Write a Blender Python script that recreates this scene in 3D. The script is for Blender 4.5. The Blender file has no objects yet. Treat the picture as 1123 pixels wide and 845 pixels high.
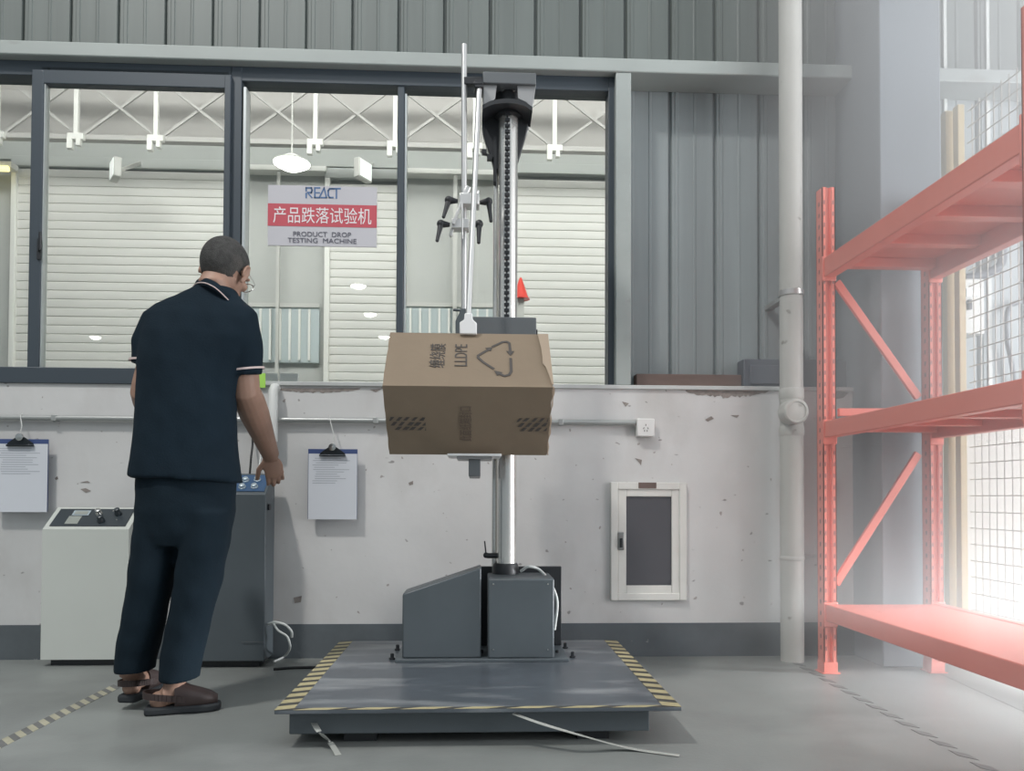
import bpy, bmesh, math, random
from mathutils import Vector, Matrix, noise, Quaternion
random.seed(7)
C = bpy.context.scene
COL = C.collection
# ------------------------------------------------------------------ camera
W, H, F = 1123.0, 845.0, 850.0          # frame and focal length in pixels
PPX, PPY = 561.5, 527.0                  # where the optical axis meets the frame
CAM = Vector((0.0, 0.0, 0.76))
YAW, PITCH, ROLL = math.radians(2.59), math.radians(1.2), 0.0040
R = (Matrix.Rotation(-YAW, 3, 'Z') @ Matrix.Rotation(math.pi / 2 + PITCH, 3, 'X') @ Matrix.Rotation(ROLL, 3, 'Z'))
cd = bpy.data.cameras.new('camera')
cd.sensor_fit = 'HORIZONTAL'; cd.sensor_width = 36.0; cd.lens = 36.0 * F / W
cd.shift_y = (PPY - H / 2) / W
cd.clip_end = 200
cam = bpy.data.objects.new('camera', cd)
cam.matrix_world = Matrix.Translation(CAM) @ R.to_4x4()
COL.objects.link(cam); C.camera = cam

def ray(px, py):
    return R @ Vector(((px - PPX) / F, -(py - PPY) / F, -1.0))
def at(px, py, Y):                       # point of the plane y = Y seen at a pixel
    d = ray(px, py); return CAM + d * (Y / d.y)
def onz(px, py, Z=0.0):                  # point of the level z = Z
    d = ray(px, py); return CAM + d * ((Z - CAM.z) / d.z)
def onx(px, py, X):
    d = ray(px, py); return CAM + d * (X / d.x)
# ------------------------------------------------------------------ light, exposure
C.view_settings.view_transform = 'Standard'; C.view_settings.look = 'None'
C.view_settings.gamma = 1.0; C.view_settings.use_curve_mapping = False
C.view_settings.exposure = 0.25
wd = bpy.data.worlds.new('world'); C.world = wd; wd.use_nodes = True
bgn = wd.node_tree.nodes['Background']
bgn.inputs[0].default_value = (0.80, 0.92, 1.0, 1); bgn.inputs[1].default_value = 0.31
def area(name, loc, target, sx, sy, power, color=(1, 1, 1)):
    l = bpy.data.lights.new(name, 'AREA'); l.shape = 'RECTANGLE'; l.size = sx; l.size_y = sy
    l.energy = power; l.color = color
    o = bpy.data.objects.new(name, l); o.location = loc
    o.rotation_euler = (Vector(target) - Vector(loc)).to_track_quat('-Z', 'Y').to_euler()
    COL.objects.link(o); return o
area('assumed_hall_lamp', (-3.5, -0.6, 8.1), (0.2, 3.7, 0.8), 0.6, 0.6, 310, (1.0, 0.97, 0.93))  # assumed unseen lamp, placed to suit the fall of the wall shadows
area('overhead_fill', (0.0, 0.0, 9.0), (0.0, 1.8, 0.0), 8.0, 4.0, 90, (0.92, 0.97, 1.0))  # added broad overhead light, not a known skylight of the hall
area('hall_fill', (-2.0, -6.0, 10.0), (0.0, 3.4, 1.2), 6.0, 3.0, 130, (0.95, 0.98, 1.0))  # added soft fill high behind the camera, standing for no known window
area('assumed_gate_daylight', (6.4, 0.6, 2.0), (1.3, 3.3, 0.7), 3.4, 3.2, 900, (0.97, 0.98, 1.0))  # daylight from an assumed opening, unseen on the right; no gate built
sl = bpy.data.lights.new('added_floor_spot', 'SPOT'); sl.energy = 2700; sl.spot_size = math.radians(27); sl.spot_blend = 0.7; sl.shadow_soft_size = 0.25; sl.color = (0.96, 0.98, 1.0)  # added low spot brightening the floor by the rack; no door modelled
so_ = bpy.data.objects.new('added_floor_spot', sl); so_.location = (4.6, 2.6, 0.75)
so_.rotation_euler = (Vector((1.7, 2.82, 0.0)) - Vector(so_.location)).to_track_quat('-Z', 'Y').to_euler(); COL.objects.link(so_)
area('next_hall_fill', (1.2, 4.7, 5.3), (1.2, 8.0, 2.2), 13.0, 1.0, 345, (1.0, 0.985, 0.965))  # added broad light for the far shutters, standing for no single fixture
HX0, HX1, HDENS = 0.85, 1.8, 0.52           # where the added glare veil begins, where it is thickest, how thick
# ------------------------------------------------------------------ materials
def S(r, g, b):
    f = lambda c: (c / 255 / 12.92) if c <= 10 else (((c / 255) + 0.055) / 1.055) ** 2.4
    return (f(r), f(g), f(b))
MATS = {}
def mat(name, rgb, rough=0.6, metal=0.0, var=0.0, vscale=6.0, stretch=(1, 1, 1), bump=0.0, bscale=60.0, spec=0.5, coat=0.0):
    m = bpy.data.materials.new(name); m.use_nodes = True
    nt = m.node_tree; b = nt.nodes['Principled BSDF']
    b.inputs['Base Color'].default_value = (*rgb, 1)
    b.inputs['Roughness'].default_value = rough
    b.inputs['Metallic'].default_value = metal
    b.inputs['Specular IOR Level'].default_value = spec
    b.inputs['Coat Weight'].default_value = coat
    if var or bump:
        tc = nt.nodes.new('ShaderNodeTexCoord'); mp = nt.nodes.new('ShaderNodeMapping')
        mp.inputs['Scale'].default_value = stretch
        nt.links.new(tc.outputs['Object'], mp.inputs['Vector'])
    if var:
        n = nt.nodes.new('ShaderNodeTexNoise'); n.inputs['Scale'].default_value = vscale
        n.inputs['Detail'].default_value = 5; n.inputs['Roughness'].default_value = 0.6
        nt.links.new(mp.outputs['Vector'], n.inputs['Vector'])
        r = nt.nodes.new('ShaderNodeValToRGB')
        r.color_ramp.elements[0].position = 0.3; r.color_ramp.elements[1].position = 0.7
        r.color_ramp.elements[0].color = (*[c * (1 - var) for c in rgb], 1)
        r.color_ramp.elements[1].color = (*[min(1, c * (1 + var)) for c in rgb], 1)
        nt.links.new(n.outputs['Fac'], r.inputs['Fac'])
        nt.links.new(r.outputs['Color'], b.inputs['Base Color'])
    if bump:
        n2 = nt.nodes.new('ShaderNodeTexNoise'); n2.inputs['Scale'].default_value = bscale
        nt.links.new(mp.outputs['Vector'], n2.inputs['Vector'])
        bp = nt.nodes.new('ShaderNodeBump'); bp.inputs['Strength'].default_value = bump; bp.inputs['Distance'].default_value = 0.01
        nt.links.new(n2.outputs['Fac'], bp.inputs['Height']); nt.links.new(bp.outputs['Normal'], b.inputs['Normal'])
    MATS[name] = m; return m
def specks(m, color, scale, lo, hi, strength=1.0, stretch=(1, 1, 1), seed=0.0, detail=3.0):
    """lay noise-shaped stains of one colour over a material's base colour"""
    nt = m.node_tree; b = nt.nodes['Principled BSDF']
    tc = nt.nodes.new('ShaderNodeTexCoord'); mp = nt.nodes.new('ShaderNodeMapping')
    mp.inputs['Scale'].default_value = stretch; mp.inputs['Location'].default_value = (seed, seed * 1.7, seed * 0.6)
    nt.links.new(tc.outputs['Object'], mp.inputs['Vector'])
    n = nt.nodes.new('ShaderNodeTexNoise'); n.inputs['Scale'].default_value = scale; n.inputs['Detail'].default_value = detail
    nt.links.new(mp.outputs['Vector'], n.inputs['Vector'])
    mr = nt.nodes.new('ShaderNodeMapRange'); mr.inputs['From Min'].default_value = lo; mr.inputs['From Max'].default_value = hi
    mr.inputs['To Max'].default_value = strength; mr.clamp = True
    nt.links.new(n.outputs['Fac'], mr.inputs['Value'])
    mx = nt.nodes.new('ShaderNodeMix'); mx.data_type = 'RGBA'
    src = b.inputs['Base Color'].links[0].from_socket if b.inputs['Base Color'].links else None
    if src: nt.links.new(src, mx.inputs[6])
    else: mx.inputs[6].default_value = b.inputs['Base Color'].default_value
    mx.inputs[7].default_value = (*color, 1)
    nt.links.new(mr.outputs['Result'], mx.inputs['Factor']); nt.links.new(mx.outputs[2], b.inputs['Base Color'])
def emit(name, rgb, strength):
    m = bpy.data.materials.new(name); m.use_nodes = True; b = m.node_tree.nodes['Principled BSDF']
    b.inputs['Base Color'].default_value = (*rgb, 1); b.inputs['Emission Color'].default_value = (*rgb, 1)
    b.inputs['Emission Strength'].default_value = strength; MATS[name] = m; return m
def glass(name, tint=(0.95, 0.97, 0.96), refl=1.0):
    m = bpy.data.materials.new(name); m.use_nodes = True; nt = m.node_tree; nt.nodes.clear()
    o = nt.nodes.new('ShaderNodeOutputMaterial'); mx = nt.nodes.new('ShaderNodeMixShader')
    t = nt.nodes.new('ShaderNodeBsdfTransparent'); g = nt.nodes.new('ShaderNodeBsdfGlossy'); fr = nt.nodes.new('ShaderNodeFresnel')
    t.inputs[0].default_value = (*tint, 1); g.inputs['Roughness'].default_value = 0.0; fr.inputs[0].default_value = 1.45
    nt.links.new(fr.outputs[0], mx.inputs[0]); nt.links.new(t.outputs[0], mx.inputs[1]); nt.links.new(g.outputs[0], mx.inputs[2])
    nt.links.new(mx.outputs[0], o.inputs[0]); MATS[name] = m; return m
M = MATS
mat('plaster', (0.605, 0.60, 0.59), 0.85, var=0.10, vscale=1.1, bump=0.06, bscale=30)
specks(M['plaster'], (0.40, 0.375, 0.35), 2.3, 0.54, 0.76, 0.6, stretch=(1, 1, 0.5), seed=3.0, detail=6)
specks(M['plaster'], (0.22, 0.21, 0.20), 13.0, 0.70, 0.73, 0.8, stretch=(1, 1, 1.6), seed=9.0, detail=2)
specks(M['plaster'], (0.25, 0.22, 0.2), 30.0, 0.735, 0.76, 0.7, seed=14.0, detail=1)
mat('brown_scab', (0.26, 0.23, 0.21), 0.95, var=0.3, vscale=30)
mat('skirting_paint', (0.105, 0.12, 0.13), 0.7, var=0.15, vscale=5)
specks(M['skirting_paint'], (0.3, 0.31, 0.31), 18.0, 0.70, 0.74, 0.6, seed=4.0)
mat('concrete', (0.225, 0.238, 0.228), 0.42, var=0.13, vscale=1.3, bump=0.05, bscale=80, spec=0.6)
specks(M['concrete'], (0.13, 0.135, 0.13), 1.9, 0.52, 0.74, 0.6, seed=6.0, detail=6)
specks(M['concrete'], (0.34, 0.35, 0.34), 3.3, 0.57, 0.74, 0.4, stretch=(0.5, 1, 1), seed=11.0, detail=6)
mat('cladding', (0.132, 0.150, 0.142), 0.5, var=0.12, vscale=9.0, stretch=(1, 1, 0.05))
specks(M['cladding'], (0.13, 0.143, 0.138), 22.0, 0.60, 0.72, 0.35, stretch=(1, 1, 0.03), seed=2.0)
mat('cladding_infill_lit', (0.265, 0.295, 0.30), 0.5, var=0.10, vscale=9.0, stretch=(1, 1, 0.05))  # own bluish tint, lightened in colour for the assumed gate light falling there
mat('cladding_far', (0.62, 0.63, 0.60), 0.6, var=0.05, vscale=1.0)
mat('girt_paint', (0.34, 0.37, 0.355), 0.5, var=0.08, vscale=4, stretch=(0.4, 1, 1))
specks(M['girt_paint'], (0.2, 0.19, 0.17), 9.0, 0.64, 0.76, 0.5, stretch=(0.5, 1, 1), seed=5.0)
mat('window_metal', (0.050, 0.064, 0.078), 0.42)
mat('window_bright', (0.55, 0.58, 0.58), 0.35, 0.6)
mat('sill', (0.50, 0.51, 0.50), 0.6, var=0.1, vscale=8)
glass('pane', (0.94, 0.96, 0.95))
mat('pillar_paint', (0.215, 0.24, 0.265), 0.5, var=0.05, vscale=2)
mat('pipe_paint', (0.50, 0.495, 0.46), 0.55, var=0.05, vscale=4)
specks(M['pipe_paint'], (0.2, 0.18, 0.15), 11.0, 0.665, 0.70, 0.8, seed=8.0)
mat('shutter', (0.70, 0.695, 0.66), 0.5)
mat('far_wall', (0.50, 0.51, 0.49), 0.8, var=0.06, vscale=1.2)
mat('far_band', (0.50, 0.485, 0.465), 0.8, var=0.05, vscale=0.8)
mat('far_lintel', (0.46, 0.48, 0.46), 0.7)
mat('white_steel', (0.80, 0.80, 0.76), 0.45)
mat('pale_steel', (0.56, 0.56, 0.53), 0.5)
mat('truss_steel', (0.45, 0.44, 0.42), 0.5)
mat('cream_paint', (0.66, 0.61, 0.55), 0.6)
mat('blue_sheet', (0.50, 0.57, 0.58), 0.45)
mat('dark_machine', (0.082, 0.098, 0.108), 0.45, var=0.08, vscale=3, bump=0.05, bscale=300)
mat('machine_grey', (0.115, 0.125, 0.132), 0.42, var=0.05, vscale=3)
mat('bracket_grey', (0.34, 0.34, 0.34), 0.4, 0.5)
mat('black', (0.018, 0.02, 0.023), 0.45)
mat('black_rubber', (0.02, 0.021, 0.023), 0.8)
mat('deck', (0.075, 0.088, 0.102), 0.30, var=0.2, vscale=3.5, stretch=(1, 1, 1))
specks(M['deck'], (0.36, 0.38, 0.39), 5.0, 0.52, 0.74, 0.6, stretch=(0.5, 1.6, 1), seed=1.0, detail=8)
mat('chrome', (0.80, 0.785, 0.75), 0.24, 0.8)
mat('steel', (0.62, 0.62, 0.60), 0.25, 1.0)
mat('alu', (0.66, 0.66, 0.65), 0.38, 0.7)
mat('white_plastic', (0.78, 0.78, 0.78), 0.4)
mat('tape_yellow', (0.40, 0.35, 0.20), 0.6, var=0.15, vscale=20)
mat('tape_black', (0.05, 0.05, 0.045), 0.6)
mat('floor_cream', (0.40, 0.38, 0.28), 0.6, var=0.15, vscale=14)
mat('floor_dark', (0.15, 0.15, 0.145), 0.6, var=0.2, vscale=14)
mat('carton', (0.245, 0.188, 0.132), 0.8, var=0.05, vscale=5, bump=0.04, bscale=50)
mat('carton_inside', (0.38, 0.30, 0.225), 0.85)
mat('carton_tape', (0.228, 0.174, 0.123), 0.4)
mat('print_ink', (0.085, 0.075, 0.07), 0.8)
mat('print_faint', (0.165, 0.125, 0.10), 0.8)
mat('rack_paint', (0.82, 0.225, 0.17), 0.33, var=0.04, vscale=4)
mat('rack_hole', (0.36, 0.12, 0.10), 0.7)
mat('zinc', (0.6, 0.58, 0.56), 0.35, 0.8)
mat('cage_cream', (0.62, 0.50, 0.30), 0.5)
mat('cage_wire', (0.45, 0.42, 0.38), 0.45, 0.2)
mat('console_white', (0.52, 0.54, 0.50), 0.5, var=0.02, vscale=3)
mat('panel_dark', (0.035, 0.045, 0.052), 0.35)
mat('lcd', (0.30, 0.32, 0.29), 0.3)
mat('panel_blue', (0.045, 0.10, 0.20), 0.35)
mat('button_cap', (0.50, 0.58, 0.62), 0.2, 0.4)
mat('paper', (0.62, 0.64, 0.68), 0.8)
mat('print_grey', (0.36, 0.38, 0.42), 0.8)
mat('board_blue', (0.05, 0.08, 0.20), 0.4)
mat('clip_dark', (0.03, 0.035, 0.04), 0.25, 0.6)
mat('string', (0.6, 0.6, 0.58), 0.7)
mat('sign_face', (0.53, 0.52, 0.55), 0.4)
mat('sign_red', (0.52, 0.085, 0.11), 0.4)
mat('sign_white_print', (0.80, 0.76, 0.77), 0.5)
mat('sign_blue', (0.09, 0.17, 0.33), 0.5)
mat('sign_ink', (0.10, 0.10, 0.13), 0.5)
mat('note_green', (0.40, 0.72, 0.12), 0.7)
mat('conduit_grey', (0.40, 0.41, 0.40), 0.35, 0.4)
mat('pvc', (0.66, 0.67, 0.65), 0.45)
mat('socket_white', (0.70, 0.69, 0.67), 0.4)
mat('hatch_white', (0.68, 0.67, 0.63), 0.45, var=0.05, vscale=7)
mat('hatch_dark', (0.085, 0.085, 0.095), 0.4)
mat('latch', (0.30, 0.30, 0.29), 0.3, 0.8)
mat('plank', (0.17, 0.12, 0.105), 0.8, var=0.2, vscale=12, stretch=(0.2, 1, 1))
mat('ledge_box', (0.105, 0.115, 0.135), 0.6)
mat('cable_black', (0.016, 0.017, 0.018), 0.55)
mat('cable_white', (0.58, 0.60, 0.58), 0.5)
mat('strap', (0.42, 0.43, 0.40), 0.3)
mat('red_plastic', (0.72, 0.05, 0.03), 0.4)
mat('skin', (0.34, 0.205, 0.150), 0.55, var=0.10, vscale=12, bump=0.03, bscale=90)
mat('hair', (0.045, 0.044, 0.042), 0.85, var=0.35, vscale=60, bump=0.5, bscale=260)
specks(M['hair'], (0.14, 0.125, 0.11), 9.0, 0.55, 0.75, 0.6, seed=2.0)
mat('navy_cloth', (0.0075, 0.0165, 0.0255), 0.92, var=0.12, vscale=5, bump=0.12, bscale=160, spec=0.2)
mat('trouser_cloth', (0.0065, 0.0145, 0.022), 0.9, var=0.15, vscale=5, bump=0.1, bscale=160, spec=0.2)
mat('trim_pale', (0.62, 0.50, 0.48), 0.8)
mat('shoe_brown', (0.045, 0.03, 0.028), 0.5)
mat('sole_dark', (0.026, 0.030, 0.034), 0.8)
emit('lamp_glow', (1.0, 0.98, 0.92), 14.0)
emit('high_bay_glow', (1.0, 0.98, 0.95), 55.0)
emit('tube_yellow', (1.0, 0.85, 0.35), 1.4)
emit('floodlight_face', (0.95, 0.97, 0.95), 0.35)
# ------------------------------------------------------------------ mesh helpers
class G:
    def __init__(s): s.bm = bmesh.new(); s.mi = 0
    def _f(s, vs):
        try:
            f = s.bm.faces.new(vs); f.material_index = s.mi; return f
        except ValueError: return None
    def box(s, x0, x1, y0, y1, z0, z1):
        v = [s.bm.verts.new((x, y, z)) for z in (z0, z1) for x, y in ((x0, y0), (x1, y0), (x1, y1), (x0, y1))]
        for q in ((3, 2, 1, 0), (4, 5, 6, 7), (0, 1, 5, 4), (1, 2, 6, 5), (2, 3, 7, 6), (3, 0, 4, 7)): s._f([v[i] for i in q])
        return s
    def obox(s, c, size, m=None):
        m = m or Matrix.Identity(3); c = Vector(c); a, b, d = [k / 2 for k in size]
        v = [s.bm.verts.new(c + m @ Vector((x, y, z))) for z in (-d, d) for x, y in ((-a, -b), (a, -b), (a, b), (-a, b))]
        for q in ((3, 2, 1, 0), (4, 5, 6, 7), (0, 1, 5, 4), (1, 2, 6, 5), (2, 3, 7, 6), (3, 0, 4, 7)): s._f([v[i] for i in q])
        return s
    def bar(s, p0, p1, w, t, side=(0, 1, 0)):           # rectangular bar between two points; t measured along side
        p0, p1 = Vector(p0), Vector(p1); z = (p1 - p0).normalized(); y = Vector(side); y = (y - z * y.dot(z)).normalized(); x = y.cross(z)
        m = Matrix((x, y, z)).transposed()
        return s.obox((p0 + p1) / 2, (w, t, (p1 - p0).length), m)
    def tube(s, pts, r, n=12, cap=True):
        pts = [Vector(p) for p in pts]; k = len(pts)
        rs = r if isinstance(r, (list, tuple)) else [r] * k
        tang = [(pts[min(i + 1, k - 1)] - pts[max(i - 1, 0)]).normalized() for i in range(k)]
        u = tang[0].orthogonal().normalized(); rings = []
        for i in range(k):
            if i: u = (tang[i - 1].rotation_difference(tang[i]) @ u); u = (u - tang[i] * u.dot(tang[i])).normalized()
            w = tang[i].cross(u)
            rings.append([s.bm.verts.new(pts[i] + (u * math.cos(2 * math.pi * j / n) + w * math.sin(2 * math.pi * j / n)) * rs[i]) for j in range(n)])
        for a, b in zip(rings, rings[1:]):
            for j in range(n): s._f([a[j], a[(j + 1) % n], b[(j + 1) % n], b[j]])
        if cap: s._f(rings[0][::-1]); s._f(rings[-1])
        return s
    def prism(s, poly, vec):
        a = [s.bm.verts.new(Vector(p)) for p in poly]; b = [s.bm.verts.new(Vector(p) + Vector(vec)) for p in poly]
        s._f(a[::-1]); s._f(b); n = len(a)
        for j in range(n): s._f([a[j], a[(j + 1) % n], b[(j + 1) % n], b[j]])
        return s
    def poly(s, pts): s._f([s.bm.verts.new(Vector(p)) for p in pts]); return s
    def ball(s, c, r, m=None, u=16, v=10):
        r = (r, r, r) if isinstance(r, (int, float)) else r; m = m or Matrix.Identity(3); c = Vector(c)
        P = lambda a, b: s.bm.verts.new(c + m @ Vector((r[0] * math.sin(a) * math.cos(b), r[1] * math.sin(a) * math.sin(b), r[2] * math.cos(a))))
        top, bot = P(0, 0), P(math.pi, 0)
        rings = [[P(math.pi * i / v, 2 * math.pi * j / u) for j in range(u)] for i in range(1, v)]
        for j in range(u):
            s._f([top, rings[0][j], rings[0][(j + 1) % u]]); s._f([bot, rings[-1][(j + 1) % u], rings[-1][j]])
            for a, b in zip(rings, rings[1:]): s._f([a[j], b[j], b[(j + 1) % u], a[(j + 1) % u]])
        return s
    def lathe(s, prof, c, m=None, n=24):
        m = m or Matrix.Identity(3); c = Vector(c)
        rings = [[s.bm.verts.new(c + m @ Vector((r * math.cos(2 * math.pi * j / n), r * math.sin(2 * math.pi * j / n), z))) for j in range(n)] for r, z in prof]
        for a, b in zip(rings, rings[1:]):
            for j in range(n): s._f([a[j], a[(j + 1) % n], b[(j + 1) % n], b[j]])
        s._f(rings[0][::-1]); s._f(rings[-1]); return s
    def loft(s, secs, n=28, power=2.0):
        """closed loft: secs = (centre, half width along a, half depth along b, a, b)"""
        rings = []
        for c, ha, hb, a, b in secs:
            c, a, b = Vector(c), Vector(a), Vector(b); ring = []
            for j in range(n):
                t = 2 * math.pi * j / n; ct, st = math.cos(t), math.sin(t)
                ring.append(s.bm.verts.new(c + a * ha * math.copysign(abs(ct) ** (2 / power), ct) + b * hb * math.copysign(abs(st) ** (2 / power), st)))
            rings.append(ring)
        for p, q in zip(rings, rings[1:]):
            for j in range(n): s._f([p[j], p[(j + 1) % n], q[(j + 1) % n], q[j]])
        s._f(rings[0][::-1]); s._f(rings[-1]); return s
    def mesh(s, me):
        s.bm.from_mesh(me); return s
LOC = {}
def origin(o): return LOC.get(o.name, Vector((0, 0, 0))) if o else Vector((0, 0, 0))
def link(o, parent=None):
    COL.objects.link(o)
    if parent: o.parent = parent
def build(g, name, mats, parent=None, bevel=0.0, smooth=None, seg=2, base=None, normals=True):
    if normals: bmesh.ops.recalc_face_normals(g.bm, faces=g.bm.faces)
    me = bpy.data.meshes.new(name); g.bm.to_mesh(me); g.bm.free()
    for m in (mats if isinstance(mats, (list, tuple)) else [mats]): me.materials.append(M[m])
    off = origin(parent) if parent else Vector(base or (0, 0, 0))
    me.transform(Matrix.Translation(-off))
    o = bpy.data.objects.new(name, me); link(o, parent)
    if not parent: o.location = off
    LOC[o.name] = off
    if bevel:
        b = o.modifiers.new('bevel', 'BEVEL'); b.width = bevel; b.segments = seg; b.limit_method = 'ANGLE'; b.angle_limit = math.radians(35)
    if smooth is not None or bevel:
        me.shade_smooth(); me.set_sharp_from_angle(angle=math.radians(smooth if smooth is not None else 35))
    return o
def thing(name, label, cat, loc, group=None):
    o = bpy.data.objects.new(name, None); o.location = loc; o.empty_display_size = 0.1; COL.objects.link(o)
    LOC[o.name] = Vector(loc); return tag(o, label, cat, group)
def tag(o, label, cat, group=None):
    o['label'] = label; o['category'] = cat
    if group: o['group'] = group
    return o
def struct(g, name, mats, parent=None, **k):
    o = build(g, name, mats, parent, **k)
    if not parent: o['kind'] = 'structure'
    return o
def text_into(g, body, size, m4, width=None, xs=1.0, depth=0.0004, bold=0.0):
    """lettering as mesh, centred on m4's origin in its x-y plane, facing its +z"""
    cu = bpy.data.curves.new('lettering', 'FONT'); cu.body = body; cu.size = size; cu.align_x = 'CENTER'; cu.align_y = 'CENTER'
    cu.extrude = depth; cu.offset = bold; cu.resolution_u = 3
    o = bpy.data.objects.new('lettering', cu); COL.objects.link(o)
    bpy.context.view_layer.update()
    me = bpy.data.meshes.new_from_object(o.evaluated_get(bpy.context.evaluated_depsgraph_get()))
    bpy.data.objects.remove(o); bpy.data.curves.remove(cu)
    xsz = [v.co.x for v in me.vertices]
    if xsz:
        cx = (max(xsz) + min(xsz)) / 2; ysz = [v.co.y for v in me.vertices]; cy = (max(ysz) + min(ysz)) / 2
        k = (width / (max(xsz) - min(xsz))) if width else xs
        me.transform(m4 @ Matrix.Diagonal((k, 1, 1, 1)) @ Matrix.Translation((-cx, -cy, 0)))
        n0 = len(g.bm.faces); g.bm.from_mesh(me); g.bm.faces.ensure_lookup_table()
        for f in g.bm.faces[n0:]: f.material_index = g.mi
    bpy.data.meshes.remove(me); return g
def frame4(o, x, y):
    x, y = Vector(x).normalized(), Vector(y); y = (y - x * y.dot(x)).normalized(); z = x.cross(y)
    m = Matrix((x, y, z)).transposed().to_4x4(); m.translation = Vector(o); return m
def remeshed(g, voxel, smooth_it=4, fac=0.5):
    """fuse the pieces in g into one continuous surface; returns a new G"""
    bmesh.ops.recalc_face_normals(g.bm, faces=g.bm.faces)
    me = bpy.data.meshes.new('fuse'); g.bm.to_mesh(me); g.bm.free()
    o = bpy.data.objects.new('fuse', me); COL.objects.link(o)
    r = o.modifiers.new('r', 'REMESH'); r.mode = 'VOXEL'; r.voxel_size = voxel; r.use_smooth_shade = True
    sm = o.modifiers.new('s', 'SMOOTH'); sm.factor = fac; sm.iterations = smooth_it
    bpy.context.view_layer.update()
    out = bpy.data.meshes.new_from_object(o.evaluated_get(bpy.context.evaluated_depsgraph_get()))
    bpy.data.objects.remove(o); bpy.data.meshes.remove(me)
    ng = G(); ng.bm.from_mesh(out); bpy.data.meshes.remove(out); return ng
# ================================================================== the setting
YW = 3.70                                     # face of the plastered lower wall
YC = 3.87                                     # face of the sheet cladding behind it
ZS = at(760, 423, YW).z                       # sill height
struct(G().box(-16, 8, -24, 3.9, -0.1, 0), 'floor', 'concrete')
struct(G().box(-6, 6, YW, YC + 0.13, 0.0, ZS - 0.02), 'wall_back', 'plaster')
ZB = at(760, 682.5, YW).z
struct(G().box(-6, 6, YW - 0.006, YW, 0.0, ZB), 'baseboard_back', 'skirting_paint')
# sill strip capping the lower wall
struct(G().box(at(267, 420, YW).x, 6, YW - 0.012, YC + 0.01, ZS - 0.02, ZS), 'trim_1', 'sill', bevel=0.003)
# scabs where the plaster has come away under the sill
g = G()
def scab(g, pts):
    g.poly([at(px, py, YW - 0.0015) for px, py in pts])
random.seed(21)
def ragged(x0, x1, top, deep):
    xs_ = [x0 + (x1 - x0) * i / 40 for i in range(41)]
    dn = [top + .4 + deep * (0.15 + math.sin(math.pi * i / 40) ** .6 * (.55 + .45 * random.random())) for i in range(41)]
    for i in range(40): scab(g, [(xs_[i], top), (xs_[i], dn[i]), (xs_[i + 1], dn[i + 1]), (xs_[i + 1], top)])
ragged(752, 843, 427.2, 8.0)
ragged(305, 395, 425.5, 4.5)
scab(g, [(405, 427), (412, 430), (419, 426)])
scab(g, [(900, 429), (914, 440), (912, 452), (905, 456), (914, 438), (925, 436), (931, 430), (915, 428)])
scab(g, [(773, 460), (780, 456), (783, 459), (776, 462)]); scab(g, [(801, 455), (811, 455), (808, 458)])
scab(g, [(696, 502), (704, 504), (703, 510), (700, 506)]); scab(g, [(682, 440), (690, 442), (686, 446)])
scab(g, [(88, 536), (94, 535), (100, 538), (94, 540)]); scab(g, [(87, 529), (96, 527), (99, 529)]); scab(g, [(60, 524), (63, 522), (64, 525), (61, 526)])
scab(g, [(322, 655), (331, 653), (330, 660), (323, 661)]); scab(g, [(448, 529), (453, 527), (453, 531), (449, 532)])
struct(g, 'trim_2', 'brown_scab', normals=False)
# sheet cladding: pans with a groove at every seam
def cladding(x0, x1, z0, z1, y, name, m, seam0=0.974, pitch=0.2295):
    g = G(); k = math.floor((x0 - seam0) / pitch); xs = [(x0, 0.0)]
    s = seam0 + k * pitch
    while s < x1:
        for dx, d in ((-0.010, 0), (-0.005, 0.018), (0.005, 0.018), (0.010, 0), (0.022, 0), (0.026, -0.004), (0.040, -0.004), (0.044, 0), (0.118, 0), (0.122, -0.003), (0.130, -0.003), (0.134, 0)):
            if x0 < s + dx < x1: xs.append((s + dx, d))
        s += pitch
    xs.append((x1, 0.0))
    lo = [g.bm.verts.new((x, y + d, z0)) for x, d in xs]; hi = [g.bm.verts.new((x, y + d, z1)) for x, d in xs]
    for i in range(len(xs) - 1): g._f([lo[i], lo[i + 1], hi[i + 1], hi[i]])
    g.box(x0, x1, y + 0.05, y + 0.09, z0, z1)
    return struct(g, name, m, normals=False)
ZG0 = at(760, 82, YW).z; ZG1 = at(760, 67, YW).z            # girt, bottom and top of its face
XW1 = at(672, 250, YC - 0.08).x                             # right end of the window
cladding(-6, 6, ZG1 - 0.02, 4.6, YC, 'wall_back_upper', 'cladding')
cladding(XW1 + 0.0, 6, ZS - 0.03, ZG1 - 0.02, YC, 'wall_back_infill', 'cladding_infill_lit')
struct(G().box(-6, 6, YW - 0.01, YC, ZG0, ZG1), 'trim_3', 'girt_paint', bevel=0.006)
XP0 = at(675, 250, YW).x; XP1 = at(692, 250, YW).x
struct(G().box(XP0, XP1, YW - 0.005, YC, ZS, ZG0), 'trim_4', 'girt_paint', bevel=0.005)
# pillar standing in front of the wall on the right
pl = at(966.5, 430, 3.43); pr = at(1034, 430, 3.43)
struct(G().box(pl.x, pr.x, 3.43, YC, 0, 4.6), 'pillar', 'pillar_paint', bevel=0.006)
# bright rib seams of the sheet to the right of the pillar
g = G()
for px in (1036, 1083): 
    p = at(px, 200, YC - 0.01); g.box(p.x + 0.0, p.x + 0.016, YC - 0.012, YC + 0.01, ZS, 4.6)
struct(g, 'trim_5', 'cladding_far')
struct(G().box(2.16, 6, YW - .02, YW - .0005, ZB, at(1095, 468, YW).z), 'trim_8', 'cream_paint')
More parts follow.
